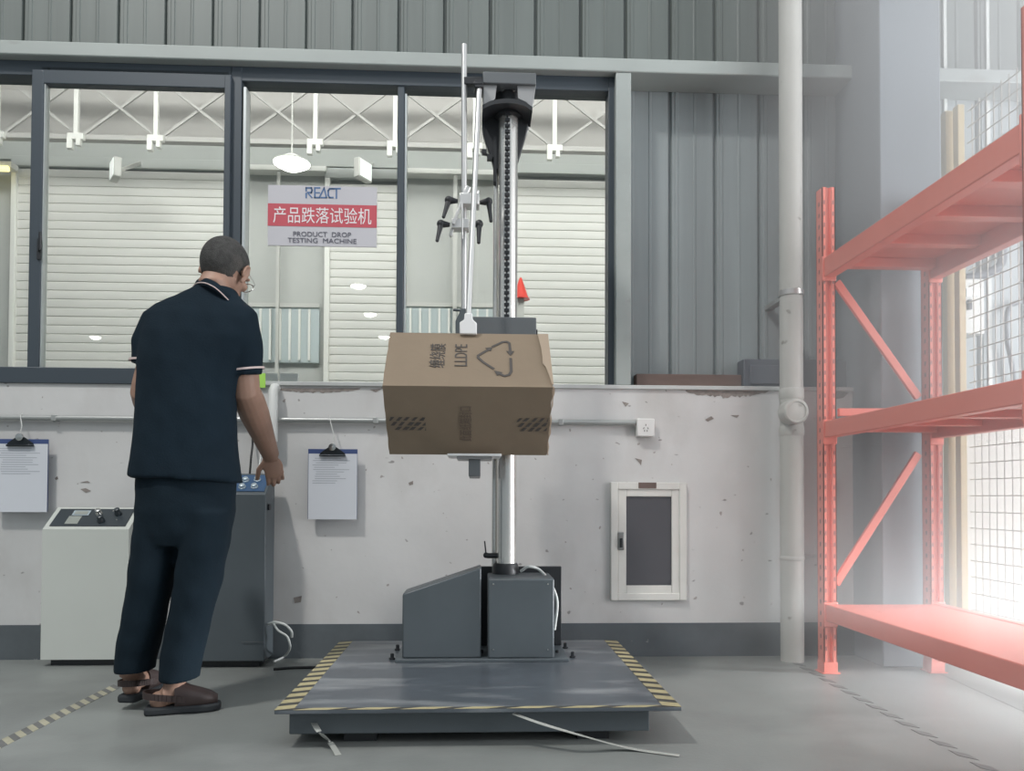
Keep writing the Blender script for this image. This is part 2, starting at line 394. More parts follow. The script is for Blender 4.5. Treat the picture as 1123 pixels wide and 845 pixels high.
# ------------------------------------------------------------------ the window
YG = 3.79
win = bpy.data.objects.new('window_1', None); COL.objects.link(win); win['kind'] = 'structure'; LOC['window_1'] = Vector((0, 0, 0))
ZT = ZG0
def px_x(px, Y, py=250): return at(px, py, Y).x
zb = at(100, 405.5, YG - 0.03).z                            # top of the dark bottom rail on the left
xm = px_x(265, YG - 0.03)
g = G().box(-5.5, XW1, YG - 0.05, YG + 0.05, at(350, 91, YG - .05).z, ZT)               # head
g.box(-5.5, xm, YW - 0.012, YG + 0.05, ZS - 0.02, zb)                                             # bottom rail
g.box(px_x(667, YG - .05), XW1 - .001, YG - 0.053, YG + 0.048, ZS, ZT - .002)                           # right jamb
g.box(px_x(435.2, YG - .04), px_x(442.5, YG - .04), YG - 0.043, YG + 0.038, ZS, ZT - .003)       # centre mullion
g.box(px_x(252, YG - .05), xm, YG - 0.053, YG + 0.048, ZS - .01, ZT - 0.002)                            # left mullion
build(g, 'window_frame', 'window_metal', win, bevel=0.003)
# sliding sash
g = G(); sx0, sx1 = px_x(33, YG - .07), px_x(252, YG - .07)
g.box(sx0, px_x(46, YG - .07), YG - 0.077, YG - 0.023, zb + .001, ZT - 0.06)
g.box(px_x(245, YG - .07), sx1 - .001, YG - 0.077, YG - 0.023, zb + .001, ZT - 0.06)
g.box(sx0, sx1, YG - 0.075, YG - 0.025, at(100, 93, YG - .07).z, ZT - 0.055)
build(g, 'sash', 'window_metal', win, bevel=0.003)
build(G().box(px_x(46.4, YG - .06), px_x(48.6, YG - .06), YG - 0.07, YG - 0.03, zb, ZT - 0.1), 'sash_seal', 'window_bright', win)
build(G().box(px_x(265.5, YG - .05), px_x(268.5, YG - .05), YG - 0.05, YG + 0.02, ZS, ZT - 0.1), 'glazing_bead', 'window_bright', win)
build(G().box(px_x(443, YG - .04), px_x(445, YG - .04), YG - 0.03, YG + 0.02, ZS, ZT - 0.1), 'glazing_bead', 'window_bright', win)
hp = at(43, 273, YG - 0.08)
g = G().obox(hp, (0.016, 0.012, 0.10)); g.tube([hp + Vector((0.004, -.005, -.01)), hp + Vector((.02, -.03, -.01)), hp + Vector((.022, -.034, .07))], 0.007, 8)
build(g, 'sash_handle', 'black', win, bevel=0.002)
for a, b, y in ((-5.4, sx0 + .02, YG + .02), (sx0 + .03, sx1 - .02, YG - .05), (xm - 0.01, px_x(437, YG), YG), (px_x(441, YG), px_x(668, YG), YG)):
    build(G().box(a, b, y, y + 0.005, ZS + 0.002 if a > xm - .1 else zb - .01, ZT - 0.03), 'glass_pane', 'pane', win)
# ------------------------------------------------------------------ the hall beyond the glass
YF = 8.0
struct(G().box(-9, 7, 4.0, YF + 0.2, -0.1, 0), 'floor_beyond', 'concrete')
struct(G().box(-9, 7, YF, YF + 0.2, 0, at(350, 180, YF).z), 'wall_beyond', 'far_wall')
struct(G().box(-9, 7, YF, YF + 0.2, at(350, 155, YF).z, 5.7), 'wall_beyond_upper', 'far_band')
struct(G().box(-9, 7, YF - 0.08, YF + 0.2, at(350, 182, YF - .08).z, at(350, 156, YF - .08).z), 'trim_6', 'far_lintel')
struct(G().box(-9, 7, 3.98, YF + 0.2, 5.7, 5.85), 'ceiling_beyond', 'far_band')
struct(G().box(-9.2, -9, 3.9, YF, 0, 5.7), 'wall_beyond_left', 'far_wall')
struct(G().box(7, 7.2, 3.9, YF, 0, 5.7), 'wall_beyond_right', 'far_wall')
struct(G().box(-9, 7, 3.98, 4.0, 4.5, 5.75), 'wall_beyond_front', 'far_wall')
struct(G().box(-9, 7, 3.965, 3.999, 0, ZS - 0.03), 'wall_beyond_front_low', 'far_wall')
def shutter(x0, x1, z1, label, y=YF - 0.06, pitch=0.088):
    r = thing('roller_shutter', label, 'shutter', ((x0 + x1) / 2, y, 0), 'roller shutters in the next hall')
    g = G(); n = int(z1 / pitch); lo = None
    prof = []
    for i in range(n):
        z = i * pitch; prof += [(0.010, z), (0.0, z + 0.008), (-0.004, z + pitch * .5), (0.0, z + pitch - 0.008), (0.010, z + pitch - 0.001)]
    vs = [(g.bm.verts.new((x0, y + d, z)), g.bm.verts.new((x1, y + d, z))) for d, z in prof]
    for a, b in zip(vs, vs[1:]): g._f([a[0], a[1], b[1], b[0]])
    build(g, 'curtain', 'shutter', r, smooth=20, normals=False)
    for xx in (x0 - 0.05, x1):
        build(G().box(xx, xx + 0.05, y - 0.035, YF, 0, z1 + .04), 'guide_rail', 'white_steel', r, bevel=0.004)
    build(G().box(x0 - .05, x1 + .05, y - 0.04, YF - 0.001, z1, z1 + 0.10), 'head_cover', 'far_lintel', r, bevel=0.004)
    return r
yS = YF - 0.06
shutter(px_x(19, yS), px_x(253, yS), at(150, 186, yS).z, 'widest pale roller shutter behind the sliding window sash on the left')
shutter(px_x(362, yS), px_x(436, yS), at(400, 197, yS).z, 'narrow pale roller shutter behind the white and red sign')
shutter(px_x(563, yS), px_x(722, yS), at(620, 192, yS).z, 'pale roller shutter to the right of the chrome column')
# roof truss of the next hall
yT = 7.5
zt0, zt1 = at(350, 157, yT).z, at(350, 92, yT).z
tr = thing('roof_truss', 'pale steel lattice truss with crossed braces seen high through the window', 'truss', (0, yT, zt0))
build(G().box(-8.9, 6.9, yT - 0.04, yT + 0.04, zt0 - 0.035, zt0 + 0.015), 'bottom_chord', 'truss_steel', tr, bevel=0.004)
build(G().box(-8.9, 6.9, yT - 0.05, yT + 0.05, zt1, zt1 + 0.06), 'top_chord', 'truss_steel', tr, bevel=0.004)
xs = [px_x(348 + 86.5 * k, yT, 120) for k in range(-9, 10)]
for a, b in zip(xs, xs[1:]):
    build(G().bar((a, yT, zt0), (b, yT, zt1), 0.024, 0.02), 'diagonal', 'truss_steel', tr)
    build(G().bar((b, yT - .022, zt0), (a, yT - .022, zt1), 0.024, 0.02), 'diagonal', 'truss_steel', tr)
for x in xs:
    g = G().box(x - 0.021, x + 0.021, yT - 0.09, yT - 0.05, zt0 - 0.02, zt1)
    g.obox((x, yT - 0.075, zt0 - 0.03), (0.15, 0.05, 0.06)); g.obox((x - .05, yT - .08, zt0 - .1), (0.05, 0.05, 0.10)); g.obox((x + .03, yT - .08, zt0 - .09), (0.04, 0.05, 0.06))
    build(g, 'hanger', 'white_steel', tr, bevel=0.004)
# grey infill between the shutters: ribbed light sheets, rail and thin posts
def ribbed(x0, x1, z0, z1, name, label, group='ribbed sheets between the shutters'):
    y = YF - 0.05
    r = thing(name, label, 'wall panel', ((x0 + x1) / 2, y, z0), group)
    build(G().box(x0, x1, y, YF - 0.001, z0, z1), 'sheet', 'blue_sheet', r)
    g = G(); x = x0 + 0.04
    while x < x1 - .02: g.box(x, x + 0.022, y - 0.03, y + 0.001, z0 + .02, z1 - .02); x += 0.098
    build(g, 'ribs', 'white_steel', r)
    build(G().box(x0, x1, y - 0.02, y + 0.02, z1, z1 + 0.04), 'top_rail', 'pale_steel', r)
ribbed(px_x(262, YF), px_x(352, YF), at(300, 398, YF).z, at(300, 338, YF).z, 'ribbed_sheet', 'ribbed bluish sheet panel under the sign beside the man')
ribbed(px_x(446, YF), px_x(552, YF), at(500, 398, YF).z, at(500, 338, YF).z, 'ribbed_sheet', 'ribbed bluish sheet panel behind the clamp rods above the carton')
g = G()
for px, w in ((304, .03), (497, .04)):
    x = px_x(px, YF - .09); g2 = G().box(x, x + w, YF - 0.12, YF - 0.08, 0, at(px, 190, YF - .08).z)
    tag(build(g2, 'thin_post', 'pale_steel', base=(x, YF - .1, 0)), 'thin pale steel post ' + ('below the sign in the next hall' if px == 304 else 'behind the clamp rods in the next hall'), 'post', 'thin posts in the next hall')
for px0, px1, py in ((442, 565, 188), (265, 358, 184)):
    a = at(px0, py, YF - .12); b = at(px1, py, YF - .12)
    tag(build(G().box(a.x, b.x, YF - .14, YF - .001, a.z - .02, a.z + .03), 'wall_rail', 'white_steel', base=((a.x + b.x) / 2, YF - .1, a.z)), 'pale horizontal rail ' + ('above the sign lamp in the next hall' if px0 == 265 else 'left of the chrome column in the next hall'), 'rail', 'rails in the next hall')
# lamp in the next hall
def bay_lamp(c, r, label, group, glow, rod, name='pendant_lamp'):
    c = Vector(c); t = thing(name, label, 'lamp', c, group)
    build(G().lathe([(r * .1, r * .42), (r * .3, r * .40), (r * .75, r * .12), (r, 0.0), (r * .98, -.01)], c, n=28), 'lamp_shade', 'white_steel', t, smooth=40)
    build(G().lathe([(r * .96, -.012), (r * .9, -r * .12), (r * .5, -r * .34), (r * .05, -r * .42)], c, n=28), 'diffuser', glow, t, smooth=60)
    build(G().tube([c + Vector((0, 0, r * .4)), c + Vector((0, 0, rod))], 0.007, 8), 'rod', 'pale_steel', t)
    return t
lp = at(320, 178, 6.6)
bay_lamp(lp, 20 * 6.6 / 850, 'lit round pendant lamp above the white and red sign', None, 'lamp_glow', 5.7 - lp.z)
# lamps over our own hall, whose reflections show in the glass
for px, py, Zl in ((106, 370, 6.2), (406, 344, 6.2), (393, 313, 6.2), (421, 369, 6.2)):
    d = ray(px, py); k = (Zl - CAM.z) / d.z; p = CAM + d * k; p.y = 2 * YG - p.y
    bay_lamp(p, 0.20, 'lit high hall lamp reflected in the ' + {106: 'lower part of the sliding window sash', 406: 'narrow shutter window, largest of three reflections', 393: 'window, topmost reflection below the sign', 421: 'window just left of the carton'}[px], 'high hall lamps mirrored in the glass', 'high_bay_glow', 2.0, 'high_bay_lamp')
# yellow tube, floodlights, red cone
a = at(-6, 184.5, YF - .25); b = at(9, 185, YF - .25)
tl = thing('tube_light', 'short lit yellow tube light at the far left pane', 'lamp', (b.x, YF - .25, b.z))
build(G().tube([a + Vector((-.4, 0, 0)), b], 0.028, 10), 'tube', 'tube_yellow', tl, smooth=40)
build(G().box(a.x - .42, b.x + .01, YF - .22, YF - .10, b.z + .03, b.z + .09), 'fixture', 'white_steel', tl, bevel=.004)
def floodlight(px, py, yaw, label):
    c = at(px, py, YF - 0.55); t = thing('floodlight', label, 'floodlight', c, 'floodlights in the next hall')
    m = Matrix.Rotation(math.radians(yaw), 3, 'Z')
    build(G().obox(c, (0.20, 0.07, 0.19), m), 'housing', 'pale_steel', t, bevel=0.012)
    build(G().obox(c + m @ Vector((0, -.037, 0)), (0.17, 0.004, 0.16), m), 'lens', 'floodlight_face', t)
    build(G().bar(c + m @ Vector((0, .03, 0)), (c.x + .03, YF - .079, c.z + .27), 0.03, 0.02, (1, 0, 0)), 'bracket', 'pale_steel', t)
floodlight(127, 186, -55, 'white floodlight in front of the widest shutter on the left')
floodlight(398, 187, 60, 'white floodlight above the narrow shutter behind the sign')
c = at(571, 316, 7.0)
tag(build(G().lathe([(0.085, -.1), (.07, -.08), (0.012, 0.09), (0.004, 0.1)], c, n=20), 'red_cone', 'red_plastic', smooth=40, base=c), 'small red cone shape just right of the chrome column, seen through glass', 'cone')
# small stand holding the cone on the floor of the next hall
x = c.x
tag(build(G().box(x - .03, x + .03, 6.97, 7.03, 0, c.z - .1).box(x - .2, x + .2, 6.8, 7.2, 0, .03), 'marker_stand', 'pale_steel', base=(x, 7, 0)), 'thin pale stand under the red cone, mostly hidden by the column', 'stand')
# ================================================================== wall services
def tubepath(pts, r, n=10): return G().tube(pts, r, n)
# long conduit with the socket
YK = YW - 0.022
k0, k1 = at(0, 460.5, YK), at(697, 463.5, YK)
cz = k1.z
cond = thing('conduit', 'long grey pipe conduit running along the plaster wall to the socket', 'conduit', (0, YK, cz))
build(G().tube([(-5, YK, cz), (k1.x, YK, cz)], 0.013, 12), 'pipe', 'conduit_grey', cond, smooth=40)
for px in (60, 250, 412, 615):
    x = at(px, 461, YK).x; build(G().box(x - .012, x + .012, YK - .0145, YW, cz - .0145, cz + .0145), 'clip', 'conduit_grey', cond, bevel=.003)
s0, s1 = at(698.5, 458.5, YW - .04), at(718, 478.5, YW - .04)
so = thing('wall_socket', 'white square power socket at the right end of the conduit', 'socket', ((s0.x + s1.x) / 2, YW, (s0.z + s1.z) / 2))
build(G().box(s0.x, s1.x, YW - .04, YW, s1.z, s0.z), 'socket_box', 'socket_white', so, bevel=.005)
cx, cy = (s0.x + s1.x) / 2, (s0.z + s1.z) / 2
g = G()
for dx, dz, a in ((0, .012, 0), (-.010, -.004, .5), (.010, -.004, -.5), (-.006, -.016, 0), (.006, -.016, 0)):
    g.obox((cx + dx, YW - .0405, cy + dz), (.003, .002, .008), Matrix.Rotation(a, 3, 'Y'))
build(g, 'socket_holes', 'black', so)
# white upright pipe beside the man
YV = YW - 0.05
v0 = at(300, 424, YV)
g = G().tube([(v0.x, YW + .0, ZS - .03), (v0.x, YV + .015, ZS - .034), (v0.x, YV, ZS - .05), (v0.x, YV, at(300, 484, YV).z)], 0.021, 14)
tag(build(g, 'water_pipe', 'pvc', smooth=40, base=(v0.x, YW, 0)), 'white upright pipe on the wall between the man and the clipboard', 'pipe')
# drain pipe on the right
YD = 3.58; pt = at(867.5, 300, YD); pr_ = 12.6 * YD / 850
dp = thing('drain_pipe', 'tall cream drain pipe rising up the wall left of the orange rack', 'pipe', (pt.x, YD, 0))
zj = at(868, 505, YD).z
build(G().tube([(pt.x, YD, 0.0), (pt.x, YD, 4.6)], pr_, 28), 'pipe', 'pipe_paint', dp, smooth=40)
for py0, py1, k in ((426, 438, 1.07), (467, 478, 1.07), (609, 614, 1.06)):
    z0, z1 = at(868, py1, YD).z, at(868, py0, YD).z
    build(G().lathe([(pr_ * 1.01, z0), (pr_ * k, z0 + .006), (pr_ * k, z1 - .006), (pr_ * 1.01, z1)], (pt.x, YD, 0), n=28), 'collar', 'pipe_paint', dp, smooth=40)
z0 = at(868, 322, YD).z
build(G().lathe([(pr_ * 1.01, z0 - .015), (pr_ * 1.10, z0 - .012), (pr_ * 1.10, z0 + .012), (pr_ * 1.01, z0 + .015)], (pt.x, YD, 0), n=28).box(pt.x - .02, pt.x + .02, YD + pr_, YC, z0 - .01, z0 + .01), 'clamp', 'zinc', dp, smooth=40)
c = at(869, 452, YD - .05); m = Matrix.Rotation(math.radians(90), 3, 'X') 
g = G().lathe([(.058, 0), (.058, .075), (.052, .083), (.045, .083), (.043, .078), (.01, .080)], (c.x, YD - .02, c.z), m, 28)
build(g, 'cleanout_cap', 'pipe_paint', dp, smooth=35)
build(G().tube([(pt.x + pr_ * .6, YD, at(868, 611, YD).z), (pt.x + .16, YW, at(868, 611, YD).z)], .008, 8), 'wall_bracket', 'zinc', dp)
# hatch in the wall
h0, h1 = at(670, 528.5, YW - .02), at(753, 658, YW - .02)
ht = thing('access_hatch', 'small white framed hatch with dark panel low on the wall', 'hatch', ((h0.x + h1.x) / 2, YW, h1.z))
def ring(x0, x1, z0, z1, w, y0, y1):
    g = G(); g.box(x0, x0 + w, y0, y1, z0, z1); g.box(x1 - w, x1, y0, y1, z0, z1); g.box(x0 + w, x1 - w, y0, y1, z0, z0 + w); g.box(x0 + w, x1 - w, y0, y1, z1 - w, z1); return g
build(ring(h0.x, h1.x, h1.z, h0.z, .034, YW - .022, YW), 'hatch_frame', 'hatch_white', ht, bevel=.003)
d0, d1 = at(678, 535, YW - .02), at(746, 651, YW - .02)
build(ring(d0.x, d1.x, d1.z, d0.z, .040, YW - .016, YW - .001), 'hatch_door', 'hatch_white', ht, bevel=.003)
e0, e1 = at(686, 544, YW - .012), at(738, 642, YW - .012)
build(G().box(e0.x - .01, e1.x + .01, YW - .008, YW - .001, e1.z - .01, e0.z + .01), 'hatch_panel', 'hatch_dark', ht)
l = at(681, 593, YW - .022)
g = G().obox((l.x, YW - .021, l.z), (.030, .010, .085)); build(g, 'latch', 'latch', ht, bevel=.003)
build(G().obox((l.x, YW - .030, l.z - .008), (.012, .012, .045)), 'latch_lever', 'black', ht, bevel=.002)
tp = at(710, 532, YW - .023)
build(G().obox((tp.x, YW - .023, tp.z), (.086, .003, .028)), 'brown_sticker', 'plank', ht)
# things lying on the ledge
a, b = at(697, 411, YC - .06), at(812, 421, YC - .06)
tag(build(G().box(a.x, b.x, YC - .08, YC - .012, ZS, at(750, 410, YC - .08).z), 'wooden_plank', 'plank', bevel=.004, base=((a.x + b.x) / 2, YC - .05, ZS)), 'brown wooden plank lying on the wall ledge right of the window post', 'plank')
a, b = at(814, 394, YC - .09), at(933, 420, YC - .09)
tag(build(G().box(a.x, b.x, YC - .11, YC - .012, ZS, a.z).box(a.x + .03, a.x + .2, YC - .12, YC - .11, ZS + .02, a.z - .03), 'ledge_case', 'ledge_box', bevel=.012, base=((a.x + b.x) / 2, YC - .06, ZS)), 'long dark grey case on the wall ledge behind the drain pipe', 'case')
# white papers behind glass and green note
a, b = at(286, 409, YG + .03), at(327, 418, YG + .03)
for x0, x1, lb in ((286, 304.5, 'left white envelope'), (307, 327, 'right white envelope')):
    p, q = at(x0, 409, YG + .04), at(x1, 418, YG + .04)
    g = G().obox(((p.x + q.x) / 2, YG + .045, ZS + (p.z - ZS) / 2 + .001), (q.x - p.x, .012, p.z - ZS - .001))
    tag(build(g, 'envelope', 'white_plastic', bevel=.002, base=(p.x, YG + .045, ZS)), lb + ' standing on the sill behind the glass below the sign', 'envelope', 'envelopes on the sill')
p, q = at(279, 409, YW - .014), at(291, 425, YW - .014)
tag(build(G().box(p.x, q.x, YW - .0145, YW - .0125, q.z, p.z), 'sticky_note', 'note_green', base=(p.x, YW - .013, q.z)), 'bright green sticky note on the sill beside the man\'s sleeve', 'note')
# clipboards
def clipboard(px0, px1, py0, py1, hook, label):
    Y = YW - .045; a, b = at(px0, py0, Y), at(px1, py1, Y); cx = (a.x + b.x) / 2
    t = thing('clipboard', label, 'clipboard', (cx, Y, b.z), 'clipboards hanging from the conduit')
    build(G().box(a.x, b.x, Y, Y + .004, b.z, a.z), 'board', 'board_blue', t, bevel=.001)
    g = G(); w, h = b.x - a.x, a.z - b.z
    for i in range(3):
        g.box(a.x + .003 + .002 * i, b.x - .002 * i - .001, Y - .0035 + .001 * i, Y - .003 + .001 * i, b.z + .002 + .003 * i - .003, a.z - .022)
    build(g, 'paper', 'paper', t)
    g = G(); random.seed(int(px0) + 3)
    for i in range(12):
        z = a.z - .045 - i * .0105; x0 = a.x + .02 + random.random() * .02; x1 = b.x - .03 - random.random() * .08
        g.box(x0, x1, Y - .0040, Y - .0036, z, z + .0028)
    build(g, 'printed_lines', 'print_grey', t)
    g = G().prism([(cx - .062, Y - .005, a.z - .034), (cx + .062, Y - .005, a.z - .034), (cx + .055, Y - .005, a.z - .018), (cx + .03, Y - .005, a.z + .0), (cx + .012, Y - .005, a.z + .012), (cx - .012, Y - .005, a.z + .012), (cx - .03, Y - .005, a.z), (cx - .055, Y - .005, a.z - .018)], (0, -.008, 0))
    g.tube([(cx - .06, Y - .014, a.z - .03), (cx + .06, Y - .014, a.z - .03)], .005, 8)
    cl = build(g, 'clip', 'clip_dark', t, bevel=.001)
    build(G().lathe([(.006, 0), (.017, .002), (.017, .008), (.006, .01)], (cx, Y - .013, a.z + .008), Matrix.Rotation(math.radians(90), 3, 'X'), 16), 'clip_eye', 'steel', cl, smooth=40)
    hz = cz + .014
    build(G().tube([(cx, Y - .016, a.z + .012), (cx + .006, Y - .01, a.z + .06), (hook, YK - .016, cz - .005), (hook - .003, YK - .010, hz), (hook - .006, YK + .004, hz + .006), (hook - .008, YK + .015, cz)], .0022, 6), 'hanging_hook', 'string', t)
hx = at(363, 461, YK).x
clipboard(338, 391.5, 492, 569, hx, 'clipboard with white printed sheets hanging between the man and the carton')
clipboard(-6, 52, 481, 561, at(25, 461, YK).x, 'clipboard with white sheets hanging at the far left above the white console')
# sign fixed on the glass
Ysn = YG - .012
q0, q1 = at(294, 202.5, Ysn), at(413, 271, Ysn)
sx, sw, sh = (q0.x + q1.x) / 2, q1.x - q0.x, q0.z - q1.z; szc = (q0.z + q1.z) / 2
sg = thing('wall_sign', 'white and red test machine sign on the window glass', 'sign', (sx, Ysn, q1.z))
build(G().box(q0.x, q1.x, Ysn, Ysn + .008, q1.z, q0.z), 'sign_board', 'sign_face', sg, bevel=.001)
zr1, zr0 = at(350, 224, Ysn).z, at(350, 248.5, Ysn).z
build(G().box(q0.x, q1.x, Ysn - .0012, Ysn, zr0, zr1), 'red_band', 'sign_red', sg)
fr = lambda z: frame4((sx, Ysn - .0020, z), (1, 0, 0), (0, 0, 1))
ppx = sw / 119.0
g = G(); text_into(g, '产品跌落试验机', .085, fr((zr0 + zr1) / 2), width=107 * ppx, depth=.0005)
build(g, 'chinese_lettering', 'sign_white_print', sg, normals=False)
g = G(); text_into(g, 'PRODUCT  DROP', .034, fr(at(354, 257, Ysn).z), width=63 * ppx); text_into(g, 'TESTING  MACHINE', .034, fr(at(356, 264, Ysn).z), width=75 * ppx)
build(g, 'english_lettering', 'sign_ink', sg, normals=False)
# logo strokes, drawn in sign pixels
g = G()
def stroke(pts, w=1.7):
    P = [Vector((px, 0, -py)) for px, py in pts]
    for a, b in zip(P, P[1:]):
        d = (b - a).normalized(); a2, b2 = a - d * w * .5, b + d * w * .5; n = Vector((-d.z, 0, d.x)) * w * .5
        q = [a2 + n, a2 - n, b2 - n, b2 + n]
        g.prism([at(v.x, -v.z, Ysn - .0004) for v in q], (0, -.0012, 0))
stroke([(335.8, 216.5), (335.8, 212.2)]); stroke([(335.8, 209), (335.8, 206), (341.5, 206), (342.3, 208.5), (341.5, 211), (337.5, 211)]); stroke([(338.5, 212.5), (342, 216.5)], 1.4)
stroke([(350.5, 206), (345.3, 206), (345.3, 216.5), (350.5, 216.5)]); stroke([(346, 211.3), (350.3, 211.3)], 1.4)
stroke([(350.2, 216.5), (355.5, 206), (358, 216.5), (352.5, 216.5)], 1.5)
stroke([(365.5, 207), (361.5, 207), (360, 209), (360, 214), (361.5, 216.5), (365, 216.5)]); stroke([(363.5, 206.8), (373, 206.8)]); stroke([(369, 207), (369, 217)])
build(g, 'logo', 'sign_blue', sg)
# ================================================================== floor markings and leads
def floor_dashes(p0, p1, n, w, name, label, mats, duty=.5, slant=.25):
    a, b = onz(*p0), onz(*p1); d = (b - a); L = d.length; d.normalize(); s = Vector((-d.y, d.x, 0)); t = Vector((0, 0, .0012))
    g = G(); step = L / n
    for i in range(2 * n):
        g.mi = i % 2
        if len(mats) == 1 and i % 2: continue
        q0, q1 = a + d * (step * i / 2), a + d * (step * (i + 1) / 2)
        g.prism([q0 - s * w / 2 + d * slant * w, q1 - s * w / 2 + d * slant * w, q1 + s * w / 2 - d * slant * w, q0 + s * w / 2 - d * slant * w], t)
    return tag(build(g, name, mats, base=(a + b) / 2), label, 'floor tape')
floor_dashes((-60, 846), (128, 752), 15, .05, 'floor_tape', 'cream and dark dashed warning tape on the floor at the left', ['floor_cream', 'floor_dark'], slant=-.5)
floor_dashes((846, 712), (1130, 868), 18, .036, 'floor_tape', 'faint dark dashed tape line on the floor in front of the orange rack', ['floor_dark'], slant=-.55)
# joint cut in the floor on the right
a, b = onz(1030, 738), onz(1150, 792); d = (b - a).normalized(); s = Vector((-d.y, d.x, 0)) * .004
struct(G().prism([a - s, b - s, b + s, a + s], (0, 0, .0006)), 'trim_7', 'floor_dark')
def curve(pts, n=8):
    P = [Vector(p) for p in pts]; P = [P[0] * 2 - P[1]] + P + [P[-1] * 2 - P[-2]]; out = []
    for i in range(1, len(P) - 2):
        for k in range(n):
            t = k / n; a, b, c, d = P[i - 1:i + 3]
            out.append(.5 * ((2 * b) + (c - a) * t + (2 * a - 5 * b + 4 * c - d) * t * t + (3 * b - a - 3 * c + d) * t ** 3))
    return out + [P[-2]]
up = lambda v, z: Vector((v.x, v.y, z))
tag(build(G().tube(curve([up(onz(-30, 727), .006), up(onz(0, 721), .006), up(onz(25, 714.5), .006), up(onz(46, 713), .006), up(onz(70, 711.5), .006)]), .006, 8), 'power_cable', 'cable_black', smooth=50), 'black cable lying on the floor left of the white console', 'cable')
tag(build(G().tube(curve([up(onz(300, 735), .006), up(onz(318, 733.5), .006), up(onz(336, 733), .006), up(onz(352, 733), .006)]), .006, 8), 'power_cable', 'cable_black', smooth=50), 'black cable on the floor between the dark console and the platform', 'cable')
tag(build(G().tube(curve([at(294, 684, 3.52), at(302, 682, 3.5), at(313, 685, 3.49), at(319.5, 692, 3.5), at(320, 698, 3.52)]), .006, 8).tube(curve([at(300, 683, 3.5), at(305, 691, 3.49), at(315, 698, 3.5), at(318, 710, 3.52), up(onz(312, 722), .012), up(onz(300, 727), .007)]), .005, 8), 'cable_loop', 'cable_white', smooth=50), 'white cable loop hanging at the dark console\'s right side', 'cable')
def strip(pts, w, name, label):
    P = curve(pts, 6); g = G()
    for p, q in zip(P, P[1:]):
        d = (q - p).normalized(); s = d.cross(Vector((0, 0, 1))).normalized() * w / 2
        g.prism([p - s, q - s, q + s, p + s], (0, 0, .0008))
    tag(build(g, name, 'strap', base=P[-1]), label, 'strap')
strip([at(343, 790, 2.42), at(350, 802, 2.36), up(onz(362, 818), .012), up(onz(371, 828), .001)], .018, 'plastic_strap', 'short pale plastic strap hanging from the platform\'s left front')
strip([at(563, 782, 2.36), at(590, 792, 2.33), at(630, 804, 2.30), up(onz(690, 823), .008), up(onz(745, 829), .002)], .02, 'plastic_strap', 'long clear plastic strap trailing from the middle of the platform\'s front edge')
# ================================================================== the drop tester
TZ = 0.124                                    # top of the deck
fl, frr = onz(302, 778, TZ), onz(753, 775.5, TZ); bl, br = onz(372, 703, TZ), onz(672, 701, TZ)
fy = (fl.y + frr.y) / 2; by = (bl.y + br.y) / 2; px0, px1 = (fl.x + bl.x) / 2, (frr.x + br.x) / 2
by = min(by, YW - .12)
mc = thing('drop_tester', 'dark grey drop test machine with chrome column on a striped platform', 'machine', ((px0 + px1) / 2, (fy + by) / 2, 0))
build(G().box(px0, px1, fy, by, TZ - .012, TZ), 'platform_plate', 'deck', mc, bevel=.002)
bz = .034
g = G(); b0, b1 = px0 + .03, px1 - .085
g.box(b0, b1, fy + .06, by - .05, bz, TZ - .012)
build(g, 'platform_frame', 'dark_machine', mc, bevel=.004)
g = G()
for x in (b0 + .16, b1 - .22): g.box(x, x + .1, fy + .10, by - .1, 0, bz)
g.box(b0 + .1, b1 - .1, fy + .3, by - .3, 0, bz)
build(g, 'skid', 'black', mc)
# hazard tape: three strips, yellow blocks on dark
def tape(a, b, inn, n, label, name='hazard_tape', slant=.4, duty=.55):
    a, b, inn = Vector(a), Vector(b), Vector(inn); d = b - a; L = d.length; d.normalize(); g = G(); t = Vector((0, 0, .0006))
    a0 = a + Vector((0, 0, TZ)); g.mi = 1; g.prism([a0, a0 + d * L, a0 + d * L + inn, a0 + inn], t)
    g.mi = 0; st = L / n; k = inn.length * slant; t2 = Vector((0, 0, .0004)); up_ = Vector((0, 0, .0006))
    for i in range(n):
        q0, q1 = a0 + up_ + d * (st * i), a0 + up_ + d * min(L, st * (i + duty))
        g.prism([q0, q1, q1 + inn + d * k, q0 + inn + d * k], t2)
    return build(g, name, ['tape_yellow', 'tape_black'], mc)
tape((px0, fy, 0), (px0, by, 0), (.055, 0, 0), 15, '')
tape((px1, fy, 0), (px1, by, 0), (-.055, 0, 0), 14, '')
tape((px0 + .056, fy, 0), (px1 - .056, fy, 0), (0, .022, 0), 7, '', slant=2.6, duty=.62)
# base of the machine
hb = lambda px, py, Y: at(px, py, Y)
YA = 3.02                                     # front faces of the two housings
zt = at(528, 622, YA + .10).z; zl = at(441, 650, YA).z
x0, x1 = at(441, 700, YA).x, at(527.5, 700, YA).x
g = G().prism([(x0, YA, TZ + .012), (x1, YA, TZ + .012), (x1, YA, at(527.5, 622, YA).z), (x0 + .02, YA, at(444, 649, YA).z), (x0, YA, at(441, 651, YA).z)], (0, .15, 0))
build(g, 'sloped_housing', 'dark_machine', mc, bevel=.006)
x2, x3 = at(535, 700, YA).x, at(607.5, 700, YA).x; zt2 = at(570, 634, YA).z
build(G().box(x2, x3, YA - .01, YA + .24, TZ + .012, zt2), 'square_housing', 'dark_machine', mc, bevel=.006)
g = G()
for px, py in ((541, 640), (601, 640), (541, 712), (601, 712)):
    p = at(px, py, YA - .01); g.lathe([(.004, 0), (.0035, .002)], p, Matrix.Rotation(math.radians(90), 3, 'X'), 10)
build(g, 'screws', 'steel', mc)
x4 = at(615.5, 650, YA + .26).x
